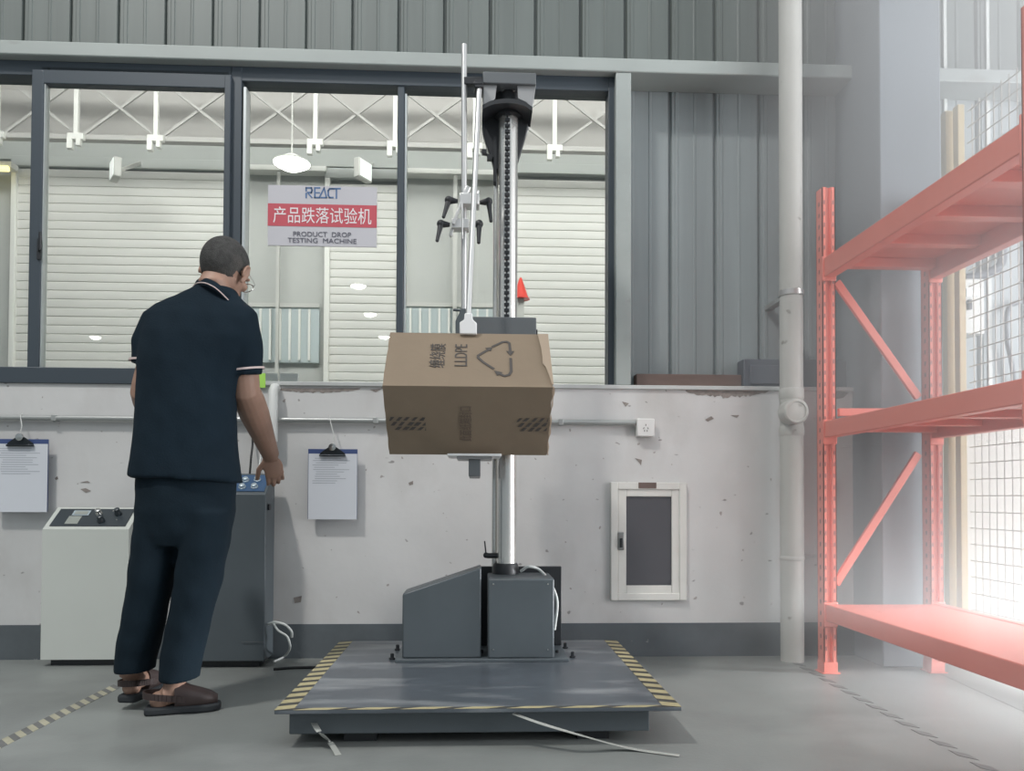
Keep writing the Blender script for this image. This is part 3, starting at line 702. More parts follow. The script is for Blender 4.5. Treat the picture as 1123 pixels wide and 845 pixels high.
build(G().box(x1 - .01, x4, YA + .25, YA + .275, TZ + .012, at(560, 621, YA + .25).z), 'rear_plate', 'black', mc, bevel=.002)
build(G().box(at(433, 720, YA - .02).x, at(624, 720, YA - .02).x, YA - .02, YA + .34, TZ, TZ + .012), 'base_plate', 'dark_machine', mc, bevel=.002)
for px, py in ((430, 718), (436, 708), (528, 714), (611, 714), (620, 706), (628, 716)):
    p = onz(px, py + 3, TZ + .006)
    build(G().lathe([(.012, 0), (.012, .006), (.007, .007), (.007, .022), (.004, .024)], (p.x, max(p.y, YA - .05), TZ), n=6), 'bolt', 'black', mc)
# column, rack strip, guide rod
YM = 3.22
cc = at(556.4, 400, YM); cr = 10.6 * YM / 850; ztop = at(557, 118, YM).z
build(G().tube([(cc.x, YM, zt2), (cc.x, YM, ztop)], cr, 40), 'column', 'chrome', mc, smooth=40)
gr_ = at(543.5, 400, YM + .05)
build(G().tube([(gr_.x, YM + .05, zt2 - .02), (gr_.x, YM + .05, ztop + .02)], .013, 16), 'guide_rod', 'chrome', mc, smooth=40)
g = G(); rx = at(556, 250, YM - cr).x; z0r, z1r = at(556, 360, YM).z - .3, at(556, 112, YM).z
g.box(rx - .003, rx + .003, YM - cr - .002, YM - cr * .7, z0r, z1r)
z = z0r
while z < z1r - .02: g.box(rx - .0105, rx + .0105, YM - cr - .008, YM - cr + .004, z, z + .012); z += .024
build(g, 'chain', 'black', mc)
build(G().lathe([(cr * 1.35, zt2), (cr * 1.35, at(555, 618, YM).z - .01), (cr * 1.2, at(555, 617, YM).z)], (at(554.5, 600, YM).x, YM, 0), n=32), 'column_collar', 'black', mc, smooth=40)
g = G().tube([at(546, 609, YM), at(534, 609, YM)], .011, 10).ball(at(533, 608.5, YM), .012).tube([at(533, 608, YM), at(531.5, 593, YM)], .003, 6)
build(g, 'valve', 'black', mc, smooth=40)
build(G().tube(curve([at(571, 626, YM - .03), at(580, 621, YM - .05), at(592, 625, YM - .04), at(604, 640, YM - .1), at(611, 660, YM - .12), at(608, 690, YM - .1)]), .006, 8), 'hose', 'cable_white', mc, smooth=50)
# head at the top of the column
YH = YM - .10
a, b = at(529.5, 78, YH), at(588, 92.5, YH)
build(G().box(a.x, b.x, YH, YH + .20, b.z, a.z), 'head_box', 'machine_grey', mc, bevel=.004)
cheek = lambda pts, y, t: G().prism([at(px, py, y) for px, py in pts], (0, t, 0))
build(cheek([(529.5, 92), (588, 92), (580, 142), (576, 150), (536, 150), (529, 146)], YM + .055, .012), 'back_bracket', 'bracket_grey', mc, bevel=.002)
g = cheek([(531, 125), (537, 118), (577, 118), (580, 133), (577, 148), (567.5, 180), (566, 186), (542, 186), (540, 178), (530, 148), (528.5, 136)], YM + .012, .035)
build(g, 'funnel_cover', 'black', mc, bevel=.004)
for poly_ in ([(530, 92), (545, 92), (543, 108), (536, 113), (530, 119)], [(567, 92), (588, 92), (584, 119), (577, 112), (568, 108)]):
    build(cheek(poly_, YM - .085, .006), 'head_cheek', 'bracket_grey', mc, bevel=.002)
pts = [at(529, 115, YH), at(540, 110, YH), at(556, 108, YH), at(572, 110, YH), at(584, 117, YH)]
g = G()
for p, q in zip(curve(pts, 5), curve(pts, 5)[1:]): g.prism([p, q, q - Vector((0, 0, .018)), p - Vector((0, 0, .018))], (0, .14, 0))
build(g, 'arched_guard', 'black', mc)
build(G().lathe([(cr * 1.0, at(557, 131, YM).z), (cr * 1.35, at(557, 129, YM).z), (cr * 1.35, at(557, 104, YM).z), (cr * .9, b.z)], (cc.x, YM, 0), n=28), 'top_collar', 'black', mc, smooth=40)
for px in (551.5, 563): build(G().lathe([(.008, 0), (.006, .008)], at(px, 99, YM - .055), Matrix.Rotation(math.radians(90), 3, 'X'), 8), 'bolt', 'steel', mc)
build(G().box(at(541, 200, YM).x, at(544.5, 200, YM).x, YM + .0, YM + .04, at(542, 199, YM).z, at(542, 150, YM).z), 'side_plate', 'black', mc)
g = G().tube([at(530.5, 168, YM), at(541, 173, YM)], .006, 8).obox(at(531, 167, YM), (.02, .02, .02)).obox(at(537, 173, YM), (.022, .022, .022))
build(g, 'limit_switch', 'black', mc)
# carriage behind the carton with the arm to the plate
YQ = YM - .085
a, b = at(500, 346.5, YQ), at(588, 420, YQ)
build(G().box(a.x + .03, b.x, YQ, YQ + .16, b.z, a.z), 'carriage', 'machine_grey', mc, bevel=.004)
build(G().box(at(586, 360, YQ + .02).x, at(589.5, 360, YQ + .02).x, YQ + .02, YQ + .05, at(590, 400, YQ).z, at(589, 360, YQ).z), 'carriage_stop', 'black', mc)
YP = 2.95                                     # plane of the carton's two clamped edges
e0, e1 = at(514, 503, YP - .06), at(527, 522, YP - .06)
pz = at(519, 498.5, YP).z                    # top of the plate
build(G().box(e0.x, e1.x, YP - .06, YQ + .12, e1.z, e0.z), 'arm', 'machine_grey', mc, bevel=.003)
build(G().box(e0.x + .004, e1.x - .004, YQ + .02, YQ + .10, e0.z - .01, b.z + .02), 'arm_hanger', 'machine_grey', mc, bevel=.003)
w0, w1 = at(490.5, 500, YP - .09), at(550, 500, YP - .09)
build(G().box(w0.x, w1.x, YP - .09, YP + .12, pz - .009, pz), 'support_plate', 'white_plastic', mc, bevel=.002)
m0, m1 = at(501, 502, YP - .07), at(540, 502, YP - .07)
build(G().box(m0.x, m1.x, YP - .07, YP + .10, e0.z - .001, pz - .009), 'plate_mount', 'bracket_grey', mc, bevel=.002)
# clamp rods
YR = YQ + .02
r0, r1 = at(509, 49, YR), at(509, 352, YR)
build(G().tube([(r1.x, YR, r1.z - .06), (r0.x, YR, r0.z)], 3.1 * YR / 850, 16), 'upright_rod', 'alu', mc, smooth=40)
l0, l1 = at(525.5, 98, YR - .04), at(513.5, 349, YP)
build(G().tube([l0, l1], 2.9 * YR / 850, 16), 'leaning_rod', 'alu', mc, smooth=40)
g = G().bar(at(509, 90, YR), at(530, 90, YR), .03, .03).obox(at(525, 95, YR - .03), (.034, .05, .03)).tube([at(519, 92, YR - .05), at(530, 92, YR - .05)], .008, 8)
build(g, 'top_clip', 'black', mc, bevel=.002)
# clamps with levers
def mix(t): return l0.lerp(l1, t)
def lever(px, py, sgn, Y, drop):
    a = at(px, py, Y); g = G()
    k = Y / 850
    h = at(px + sgn * 11 * .9, py - 1, Y)
    g.tube([a, a.lerp(h, .6), h], [.008, .013, .015], 12); g.ball(h, .017)
    e = at(px + sgn * abs(drop[0]), py + drop[1], Y - .02)
    g.tube([h, h.lerp(e, .5), e], [.013, .009, .007], 10); g.ball(e, .0075)
    build(g, 'lever_handle', 'black', mc, smooth=50)
YCL = YR - .02
ca, cb = at(504, 214, YCL), at(525.5, 227, YCL)
g = G().obox(((ca.x + cb.x) / 2, YCL + .005, (ca.z + cb.z) / 2), (cb.x - ca.x, .07, ca.z - cb.z)); g.obox(at(511, 211, YCL), (.022, .03, .05), Matrix.Rotation(.5, 3, 'Y')); g.obox(at(523.5, 213, YCL), (.008, .03, .03), Matrix.Rotation(.4, 3, 'Y'))
build(g, 'upper_clamp', 'alu', mc, bevel=.005)
cc0, cc1 = at(495.5, 241.5, YCL), at(514.5, 252, YCL)
g = G().obox(((cc0.x + cc1.x) / 2, YCL + .005, (cc0.z + cc1.z) / 2), (cc1.x - cc0.x, .06, cc0.z - cc1.z)); g.bar(at(497, 246, YCL - .03), at(506, 222, YCL - .03), .012, .01); g.bar(at(494, 259, YCL), at(497, 250, YCL), .012, .02); g.tube([at(507, 222, YCL - .04), at(507, 262, YCL - .04)], .004, 6)
build(g, 'lower_clamp', 'alu', mc, bevel=.004)
lever(502, 220.5, -1, YCL - .02, (-15.5, 17)); lever(526, 222, 1, YCL - .02, (12.5, 20)); lever(493.5, 246.5, -1, YCL - .02, (-14, 17)); lever(515.5, 246.5, 1, YCL - .02, (9.5, 19))
# white pressing foot on the top edge of the carton
fpx = [(509.5, 343), (518, 343), (518.5, 350), (523, 354), (523, 366), (504, 366), (504, 353), (509, 350)]
g = G().prism([at(px, py, YP - .030) for px, py in fpx], (0, .06, 0)); build(g, 'pressing_foot', 'white_plastic', mc, bevel=.004)
g = G().prism([at(px, py, YQ - .015) for px, py in ((499.5, 368), (499.5, 352), (503, 344), (506, 338), (512, 338), (512, 345), (508, 350), (508, 368))], (0, .05, 0)); g.tube([at(497, 339.5, YQ), at(512, 341, YQ)], .006, 8)
build(g, 'rod_holder', 'dark_machine', mc, bevel=.003)
# ================================================================== the carton, balanced on edge
cu_ = at(514, 365.5, YP); cz1, cz0 = at(514, 365.5, YP).z, pz
xl, xr = at(427.5, 430, YP).x, at(600, 430, YP).x
D = (cz1 - cz0) / 2; zc = (cz1 + cz0) / 2; xc = (xl + xr) / 2
bx = thing('cardboard_carton', 'brown cardboard carton balanced on its edge in the drop tester', 'carton', (xc, YP, cz0))
nearE, topE, botE, farE = (YP - D, zc - .004), (YP, cz1), (YP, cz0), (YP + D, zc)
# body shell with a slightly wavy right rim
g = G(); n = 24; loop = []
for (p, q) in ((nearE, topE), (topE, farE), (farE, botE), (botE, nearE)):
    for i in range(n): t = i / n; loop.append((p[0] + (q[0] - p[0]) * t, p[1] + (q[1] - p[1]) * t))
N = len(loop); cols = 14; grid = []
for c_ in range(cols + 1):
    f = c_ / cols; ringv = []
    for i, (y, z) in enumerate(loop):
        x = xl + (xr - xl) * f
        if c_ == cols and i >= 3 * n: x += .0022 * math.sin(i * 1.3) - .001
        if c_ == 0: x += .001 * math.sin(i * .9)
        bul = .004 * math.sin(math.pi * f) * math.sin(math.pi * ((i % n) / n))
        rad = Vector((y - YP, z - zc)).normalized() * bul
        ringv.append(g.bm.verts.new((x, y + rad.x, z + rad.y)))
    grid.append(ringv)
for a, b in zip(grid, grid[1:]):
    for i in range(N): g._f([a[i], b[i], b[(i + 1) % N], a[(i + 1) % N]])
g._f(grid[0])
g._f(grid[-1][::-1])
build(g, 'box_walls', 'carton', bx, smooth=40)
# pale folded flap at the right end of the upper face
up_n = Vector((0, -(cz1 - zc), D)).normalized() * 1.0
def uf(px, t, lift=.0025):                     # point on the upper face: pixel column at the near edge, t from near (0) to top (1)
    x = xl + (px - 420.5) / (601.5 - 420.5) * (xr - xl)
    return Vector((x, nearE[0] + (topE[0] - nearE[0]) * t, nearE[1] + (topE[1] - nearE[1]) * t)) + Vector((0, -.7071, .7071)) * (lift + .004 * math.sin(math.pi * max(0, min(1, (px - 420) / 181))) * math.sin(math.pi * max(0, min(1, t))))
def lf(px, t, lift=.0015):                     # point on the lower face, t from near edge (0) to bottom (1)
    x = xl + (px - 420.5) / (601.5 - 420.5) * (xr - xl)
    return Vector((x, nearE[0] + (botE[0] - nearE[0]) * t, nearE[1] + (botE[1] - nearE[1]) * t)) + Vector((0, -.7071, -.7071)) * (lift + .004 * math.sin(math.pi * max(0, min(1, (px - 420) / 181))) * math.sin(math.pi * max(0, min(1, t))))
edge = [(600.5, .03), (598.5, .18), (595.5, .34), (592.5, .40), (593, .55), (592.5, .70), (591, .85), (590, .98)]
g = G()
for (p, t), (q, u) in zip(edge, edge[1:]):
    g.prism([uf(p, t, .004), uf(602.2, t, .004), uf(602.2, u, .004), uf(q, u, .004)], Vector((0, -.7071, .7071)) * .003)
build(g, 'torn_flap', 'carton_inside', bx)
g = G(); e = []
for i in range(25):
    t = i / 24; w = .003 * math.sin(t * 14) + .0025 * math.sin(t * 31)
    e.append((lf(601.8, t, .0), w))
for (p, w), (q, v) in zip(e, e[1:]):
    g.prism([p, q, q + Vector((.004 + v * .8, .004, 0)), p + Vector((.004 + w * .8, .004, 0))], Vector((0, .004, .004)))
build(g, 'frayed_edge', 'carton_inside', bx)
# prints
g = G()
f_u = lambda px, t: frame4(uf(px, t, .0018), (uf(px, t + .01) - uf(px, t)), (-1, 0, 0))
kk = (xr - xl) / 181.0
text_into(g, '缠绕膜', .062, f_u(476.5, .54), width=.150, depth=.0003)
build(g, 'chinese_lettering', 'print_ink', bx, normals=False)
g = G(); text_into(g, 'LLDPE', .066, f_u(502.5, .55), width=.138, depth=.0003)
build(g, 'latin_lettering', 'print_ink', bx, normals=False)
g = G()
def us(pts, w):
    for (a, s), (b, t) in zip(pts, pts[1:]):
        A, B = uf(a, s, .0018), uf(b, t, .0018); d = (B - A).normalized(); n_ = Vector((0, -.7071, .7071)); sd = d.cross(n_) * w / 2
        A2, B2 = A - d * w * .2, B + d * w * .2
        g.prism([A2 - sd, B2 - sd, B2 + sd, A2 + sd], n_ * .0006)
def arrow(a, b):
    A, B = uf(*a, .0018), uf(*b, .0018); d = (B - A).normalized(); n_ = Vector((0, -.7071, .7071)); sd = d.cross(n_) * .015
    g.prism([A - sd, B, A + sd], n_ * .0006)
us([(538.5, .30), (527, .42), (521.5, .50), (521.5, .54), (527, .60), (533, .66)], .010); arrow((532.5, .66), (537.5, .71))
us([(537.5, .72), (549, .82), (554, .83), (557, .80), (557.5, .62)], .010); arrow((557.5, .64), (557.5, .55))
us([(557.5, .50), (557.5, .26), (555, .20), (550, .18), (544, .22)], .010); arrow((545, .21), (539, .27))
build(g, 'recycling_mark', 'print_ink', bx)
g = G()
f_l = lambda px, t: frame4(lf(px, t, .0014), (lf(px, t) - lf(px, t + .01)), (-1, 0, 0))
text_into(g, '此面纸箱封口', .05, f_l(508, .52), width=.165, depth=.0003, xs=1)
build(g, 'faint_lettering', 'print_faint', bx, normals=False)
# striped packing tape ends on the lower face, and the clear tape between them
g = G(); nl = Vector((0, -.7071, -.7071)) * .0005
g.prism([lf(424, .42, .0008), lf(601, .42, .0008), lf(601, .64, .0008), lf(424, .64, .0008)], nl)
tp_ = build(g, 'packing_tape', 'carton_tape', bx)
random.seed(4)
for x0, x1 in ((424, 464), (564, 599)):
    x = x0; g = G()
    while x < x1:
        for j in range(3):
            s0, s1 = .43 + j * .07, .43 + (j + 1) * .07 - .012 - random.random() * .012
            sh = j * 3.0 + random.random() * 1.5; w = 3.2 + random.random() * 2
            A = [(x + sh - 4 * .5, s1), (x + sh - 2 + w, s1), (x + sh + 2 + w, s0), (x + sh + 2, s0)]
            A = [(min(max(p, x0), x1), t) for p, t in A]
            if A[1][0] - A[0][0] > .6: g.prism([lf(p, t, .0015) for p, t in A], nl)
        x += 8.5
    build(g, 'tape_pattern', 'print_ink', tp_)
# ================================================================== orange rack and the cage behind it
pa = onz(906, 735); YR0 = pa.y; XA = at(896, 500, YR0).x + .029; XB = at(1011, 500, YR0).x + .029; YR1 = 2.035
ZTOP = at(900, 211, YR0).z
rk = thing('storage_rack', 'orange red steel storage rack with three shelves on the right', 'rack', ((XA + XB) / 2, (YR0 + YR1) / 2, 0))
def upright(X, Y, face):
    g = G(); w, d = .058, .062
    g.box(X - w / 2, X - w / 2 + .004, Y - d / 2, Y + d / 2, 0.004, ZTOP); g.box(X + w / 2 - .004, X + w / 2, Y - d / 2, Y + d / 2, 0.004, ZTOP)
    g.box(X - w / 2, X - .010, Y - d / 2, Y - d / 2 + .004, 0.004, ZTOP); g.box(X + .010, X + w / 2, Y - d / 2, Y - d / 2 + .004, 0.004, ZTOP)
    g.box(X - .012, X + .012, Y - d / 2 + .010, Y - d / 2 + .014, 0.004, ZTOP); g.box(X - .012, X - .008, Y - d / 2, Y - d / 2 + .012, 0.004, ZTOP); g.box(X + .008, X + .012, Y - d / 2, Y - d / 2 + .012, 0.004, ZTOP)
    g.box(X - w / 2, X + w / 2, Y + d / 2 - .004, Y + d / 2, 0.004, ZTOP)
    g.mi = 1; z = .10
    while z < ZTOP - .03:
        for xx in (X - .0195, X + .0195): g.prism([(xx - .004, Y - d / 2 - .0005, z), (xx + .004, Y - d / 2 - .0005, z), (xx + .003, Y - d / 2 - .0005, z + .018), (xx - .003, Y - d / 2 - .0005, z + .018)], (0, .001, 0))
        g.box(X - w / 2 - .0006, X - w / 2 + .0004, Y - .006, Y + .006, z, z + .018)
        z += .05
    u = build(g, 'upright', ['rack_paint', 'rack_hole'], rk)
    build(G().box(X - .040, X + .040, Y - .04, Y + .04, 0, .005).box(X - .031, X + .031, Y - .033, Y + .033, .004, .05), 'foot_plate', 'rack_paint', u, bevel=.002)
for X in (XA, XB):
    for Y in (YR0 - .031, YR1): upright(X, Y, 1)
BH = .072
levels = [at(905, 661.5, YR0 - .05).z, at(905, 462, YR0 - .05).z, at(905, 284, YR0 - .05).z]
for i, zt_ in enumerate(levels):
    bh = BH if i < 2 else .085
    for X, sgn, nm in ((XA, -1, 'front_beam'), (XB, 1, 'back_beam')):
        g = G().box(X - .024, X + .024, YR1 + .034, YR0 - .064, zt_ - bh, zt_)
        g.box(X - .032, X + .032, YR0 - .068, YR0 - .060, zt_ - .10, zt_ + .008); g.box(X - .032, X + .032, YR1 + .032, YR1 + .040, zt_ - .13, zt_ + .02)
        build(g, nm, 'rack_paint', rk, bevel=.004)
    g = G().box(XA + .025, XB - .025, YR1 + .03, YR0 - .066, zt_ - .008, zt_ - .002)
    L = YR0 - YR1
    for k in range(5):
        y = YR1 + .05 + (L - .14) * k / 4; g.box(XA + .026, XB - .026, y - .025, y + .025, zt_ - .048, zt_ - .008)
    build(g, 'shelf_deck', 'rack_paint', rk, bevel=.002)
    if i == 0:
        build(G().box(XA + .1, XA + .103, YR0 - .3, YR0 - .2, zt_ - .002, zt_ - .0015), 'deck_seam', 'rack_paint', rk)
yb = YR0 - .03
def brace(p, q):
    a, b = at(*p, yb), at(*q, yb)
    a.x = max(a.x, XA + .03); b.x = min(b.x, XB - .03)
    build(G().bar(a, b, .035, .018), 'brace', 'rack_paint', rk, bevel=.003)
brace((917, 309), (1007, 436)); brace((916, 640), (1007, 497)); brace((919, 452), (1009, 452))
# added scattering volume that imitates veiling glare on the right
hm = bpy.data.materials.new('glare_veil'); hm.use_nodes = True; nt = hm.node_tree; nt.nodes.clear(); M['glare_veil'] = hm
ho = nt.nodes.new('ShaderNodeOutputMaterial'); hs = nt.nodes.new('ShaderNodeVolumeScatter'); hs.inputs['Color'].default_value = (1, .99, .98, 1); hs.inputs['Anisotropy'].default_value = 0.1
ge = nt.nodes.new('ShaderNodeNewGeometry'); sp = nt.nodes.new('ShaderNodeSeparateXYZ'); mr = nt.nodes.new('ShaderNodeMapRange'); mr.interpolation_type = 'SMOOTHSTEP'
mr.inputs['From Min'].default_value = HX0; mr.inputs['From Max'].default_value = HX1; mr.inputs['To Max'].default_value = HDENS
nt.links.new(ge.outputs['Position'], sp.inputs[0]); nt.links.new(sp.outputs['X'], mr.inputs['Value']); nt.links.new(mr.outputs[0], hs.inputs['Density']); nt.links.new(hs.outputs[0], ho.inputs['Volume'])
hz = build(G().box(HX0, 2.95, .3, 3.69, .002, 4.2), 'glare_veil', 'glare_veil')
tag(hz, 'pale veil of daylight glare added around the orange rack', 'haze'); hz['kind'] = 'stuff'
# --- cage
XC = at(1056, 500, 3.56).x
cg = thing('wire_cage', 'cream framed wire mesh cage panel behind the orange rack', 'cage', (XC, 3.2, 0))
for px0, px1, Y, m in ((1037, 1049, 3.56, 'cage_cream'), (1050.5, 1058, 3.50, 'cage_cream')):
    a, b = at(px0, 500, Y), at(px1, 500, Y)
    build(G().box(a.x, b.x, Y - .02, Y + .02, 0, 2.6), 'post', m, cg, bevel=.003)
g = G(); y = 3.47
while y > 2.2: g.box(XC - .002, XC + .002, y - .002, y + .002, .1, 2.6); y -= .05
z = .1
while z < 2.6: g.box(XC - .005, XC - .001, 2.2, 3.5, z - .002, z + .002); z += .075
build(g, 'wire_mesh', 'cage_wire', cg)
build(G().box(XC - .012, XC + .012, 2.2, 3.5, .06, .10), 'bottom_rail', 'cage_cream', cg, bevel=.003)
build(G().box(XC - .012, XC + .012, 2.18, 2.22, 0, 2.6), 'post', 'cage_cream', cg, bevel=.003)
# wall things behind the mesh
a, b = at(1057, 305, YC - .12), at(1080, 366, YC - .12)
bxm = thing('meter_box', 'white box with a dark handle on the wall behind the cage mesh', 'box', ((a.x + b.x) / 2, YC, b.z))
build(G().box(a.x, b.x, YC - .12, YC - .002, b.z, a.z), 'box_body', 'hatch_white', bxm, bevel=.006)
p = at(1063, 334, YC - .125); build(G().obox(p, (.02, .02, .05)).obox(p + Vector((-.02, 0, .01)), (.05, .012, .014)), 'handle', 'black', bxm, bevel=.003)
build(G().box(a.x + .01, b.x - .01, YC - .124, YC - .119, at(1066, 325, YC - .12).z, at(1066, 316, YC - .12).z), 'grey_label', 'latch', bxm)
hz_ = thing('wall_hose', 'dark curved hose on the wall behind the cage mesh', 'hose', (at(1098, 290, YC - .03).x, YC, 1.5))
build(G().tube(curve([at(1058, 305, YC - .03), at(1075, 302, YC - .04), at(1090, 296, YC - .05), at(1098, 288, YC - .05), at(1099, 276, YC - .03), at(1098, 255, YC - .03)]), .022, 10), 'hose_bend', 'ledge_box', hz_, smooth=50)
build(G().tube(curve([at(1122, 330, YC - .03), at(1110, 334, YC - .04), at(1104, 345, YC - .05), at(1104, 370, YC - .05), at(1109, 395, YC - .04), at(1112, 418, YC - .03)]), .012, 10), 'thin_hose', 'ledge_box', hz_, smooth=50)
# ================================================================== consoles
def console(pxl, pxr, ybase, ytop, yback, bdepth, name, label, body, panel, inset=(.022, .022, .03)):
    f = onz((pxl + pxr) / 2, ybase); Y0 = f.y; Y1 = Y0 + bdepth
    a, b = at(pxl, 700, Y0).x, at(pxr, 700, Y0).x; z0, z1 = at((pxl + pxr) / 2, ytop, Y0).z, at((pxl + pxr) / 2, yback, Y1).z
    t = thing(name, label, 'console', ((a + b) / 2, (Y0 + Y1) / 2, 0))
    Yb = min(Y1 + .03, YW - .03)
    g = G().prism([(a, Y0, .03), (a, Y0, z0), (a, Y1, z1), (a, Yb, z1), (a, Yb, .03)], (b - a, 0, 0))
    build(g, 'cabinet_body', body, t, bevel=.004)
    build(G().box(a + .03, b - .03, Y0 + .03, Yb - .03, 0, .03), 'plinth', 'black', t)
    n = Vector((0, -(z1 - z0), Y1 - Y0)).normalized()
    def pp(u, v, lift=0.0):              # u across 0..1, v up the slope 0..1
        return Vector((a + (b - a) * u, Y0 + (Y1 - Y0) * v, z0 + (z1 - z0) * v)) + n * lift
    u0, u1 = inset[0] / (b - a), 1 - inset[1] / (b - a); v0, v1 = .12, .90
    pn = build(G().prism([pp(u0, v0, .0005), pp(u1, v0, .0005), pp(u1, v1, .0005), pp(u0, v1, .0005)], n * .003), 'control_panel', panel, t)
    rot = Vector((0, 0, 1)).rotation_difference(n).to_matrix()
    return t, pp, n, rot, pn
t, pp, n, rot, pn = console(44.5, 139.5, 730.5, 580, 556, .125, 'white_console', 'white control console with a dark sloped panel on the left', 'console_white', 'panel_dark')
fr_ = lambda u0, u1, v0, v1, lift, h: G().prism([pp(u0, v0, lift), pp(u1, v0, lift), pp(u1, v1, lift), pp(u0, v1, lift)], n * h)
build(fr_(.24, .44, .58, .80, .0036, .003), 'display_frame', 'button_cap', t); build(fr_(.265, .415, .62, .76, .0066, .001), 'display', 'lcd', t)
build(fr_(.22, .37, .2, .55, .0036, .002), 'keypad', 'lcd', t)
for u, v, m, k in ((.56, .62, 'steel', .016), (.63, .33, 'panel_dark', .016), (.78, .66, 'panel_dark', .015)):
    build(G().lathe([(k, 0), (k, .012), (k * .8, .016), (k * .8, .030), (k * .6, .032)], pp(u, v, .0036), rot, 16), 'knob', m, t, smooth=40)
for u, v in ((.70, .8), (.48, .82), (.80, .40)): build(G().lathe([(.004, 0), (.003, .002)], pp(u, v, .0036), rot, 8), 'screw', 'steel', t)
t, pp, n, rot, pn = console(197, 290, 732.5, 541.5, 519, .12, 'dark_console', 'dark grey control console with a blue panel beside the man', 'dark_machine', 'panel_blue', inset=(.02, .012, .03))
for i, (u, v) in enumerate(((.70, .63), (.84, .66), (.69, .30), (.835, .32), (.54, .62), (.53, .31))):
    build(G().lathe([(.016, 0), (.016, .004), (.0125, .006), (.0125, .014), (.010, .016)], pp(u, v, .0036), rot, 18), 'push_button', 'button_cap', t, smooth=40)
Pc = onz(290, 732.5).y
k = at(296, 556, Pc + .05)
xr_ = at(290, 700, Pc).x
build(G().box(xr_, xr_ + .008, Pc + .03, Pc + .06, k.z - .012, k.z + .014), 'side_latch', 'black', t, bevel=.002)
build(G().box(xr_ - .10, xr_ - .005, Pc - .0015, Pc, .115, .118), 'seam_strip', 'machine_grey', t)
# black and pale leads rising from the console to the conduit
Yc1 = Pc + .14
tag(build(G().tube(curve([at(274, 519, Yc1), at(275.5, 500, Yc1 + .02), at(277, 485, Yc1 + .05), at(276, 466, YK - .012)]), .005, 8), 'console_cable', 'cable_black', smooth=50, base=at(274, 519, Yc1)), 'black cable rising from the blue console panel to the conduit', 'cable')
tag(build(G().tube(curve([at(283, 519, Yc1), at(285, 506, Yc1 + .02), at(286, 495, Yc1 + .05), at(283, 466, YK - .012)]), .0035, 8), 'console_cable', 'cable_white', smooth=50, base=at(283, 519, Yc1)), 'thin pale cable rising from the console under the man\'s hand', 'cable')
# ================================================================== the person
YB = 2.80
def P(px, py, dy=0.0): return at(px, py, YB + dy)
pxm = YB / 850.0
man = thing('person', 'person in navy polo shirt and trousers reaching to a console, seen from behind', 'person', (P(190, 760).x, YB, 0))
X_, Y_, Z_ = Vector((1, 0, 0)), Vector((0, 1, 0)), Vector((0, 0, 1))
# head frame: faces away and to the right, tipped forward
hy, hp_ = math.radians(-12), math.radians(-24)
HR = Matrix.Rotation(hy, 3, 'Z') @ Matrix.Rotation(hp_, 3, 'X') @ Matrix.Rotation(math.radians(9), 3, 'Y')
HC = P(247.5, 294, .06)
def hd(s, f, u): return HC + HR @ Vector((s, f, u))       # side, forward, up in head space
g = G()
# skull, jaw, face
g.ball(hd(0, -.012, .010), (.0765, .097, .092), HR, 28, 20)
g.ball(hd(0, .012, -.020), (.068, .082, .085), HR, 24, 16)
g.ball(hd(0, .045, -.075), (.052, .050, .050), HR, 20, 14)
g.ball(hd(0, .070, -.095), (.028, .026, .024), HR, 14, 10)
g.tube([hd(0, .088, .005), hd(0, .108, -.030), hd(0, .104, -.042)], [.009, .015, .012], 10)
g.ball(hd(0, .108, -.034), .0145, HR); g.ball(hd(.012, .098, -.040), .009, HR); g.ball(hd(-.012, .098, -.040), .009, HR)
g.ball(hd(0, .088, -.064), (.026, .014, .007), HR); g.ball(hd(0, .086, -.074), (.023, .014, .008), HR)
for s in (-1, 1):
    g.ball(hd(s * .031, .080, .018), (.024, .012, .007), HR)              # brow
    g.ball(hd(s * .045, .062, -.028), (.022, .022, .018), HR)            # cheek
    # ear: shell with rim and lobe
    em = HR @ Matrix.Rotation(math.radians(8) * s, 3, 'Z')
    ec = hd(s * .083, .0, -.014)
    g.ball(ec, (.005, .015, .026), em, 14, 10)
    pts = [ec + em @ Vector((s * .004, math.cos(a) * .0165, math.sin(a) * .028 + .002)) for a in [math.radians(d) for d in range(-60, 241, 25)]]
    g.tube([p + em @ Vector((s * .003, 0, 0)) for p in pts], .0046, 8); g.ball(ec + em @ Vector((0, .006, -.031)), (.006, .009, .009), em)
# neck, trunk
g.tube([hd(0, -.015, -.05), hd(0, -.026, -.085), P(239, 325, .03), P(232, 345, .02), P(225, 380, .02)], [.050, .052, .054, .06, .075], 20)
secs = [(348, 222, 58, .075), (370, 217, 56, .095), (420, 206, 47, .10), (470, 204, 46, .10), (520, 204, 50, .105), (560, 203, 50, .11), (590, 202, 46, .10)]
g.loft([(P(cx, py, .01), hw * pxm, hdp, X_, Y_) for py, cx, hw, hdp in secs], 28)
# arms
SR, ER, WR = P(266, 360, .02), P(269, 428, .06), P(297, 499, .40)
SL, EL, WL = P(176, 362, .02), P(160, 430, .02), P(180, 478, .27)
for a, b, c in ((SR, ER, WR), (SL, EL, WL)):
    g.tube([a, a.lerp(b, .5), a.lerp(b, .9), b, b.lerp(c, .15), b.lerp(c, .35), b.lerp(c, .7), c], [.048, .051, .052, .052, .056, .055, .043, .034], 18)
    g.ball(b, .0475); g.ball(a, .048)
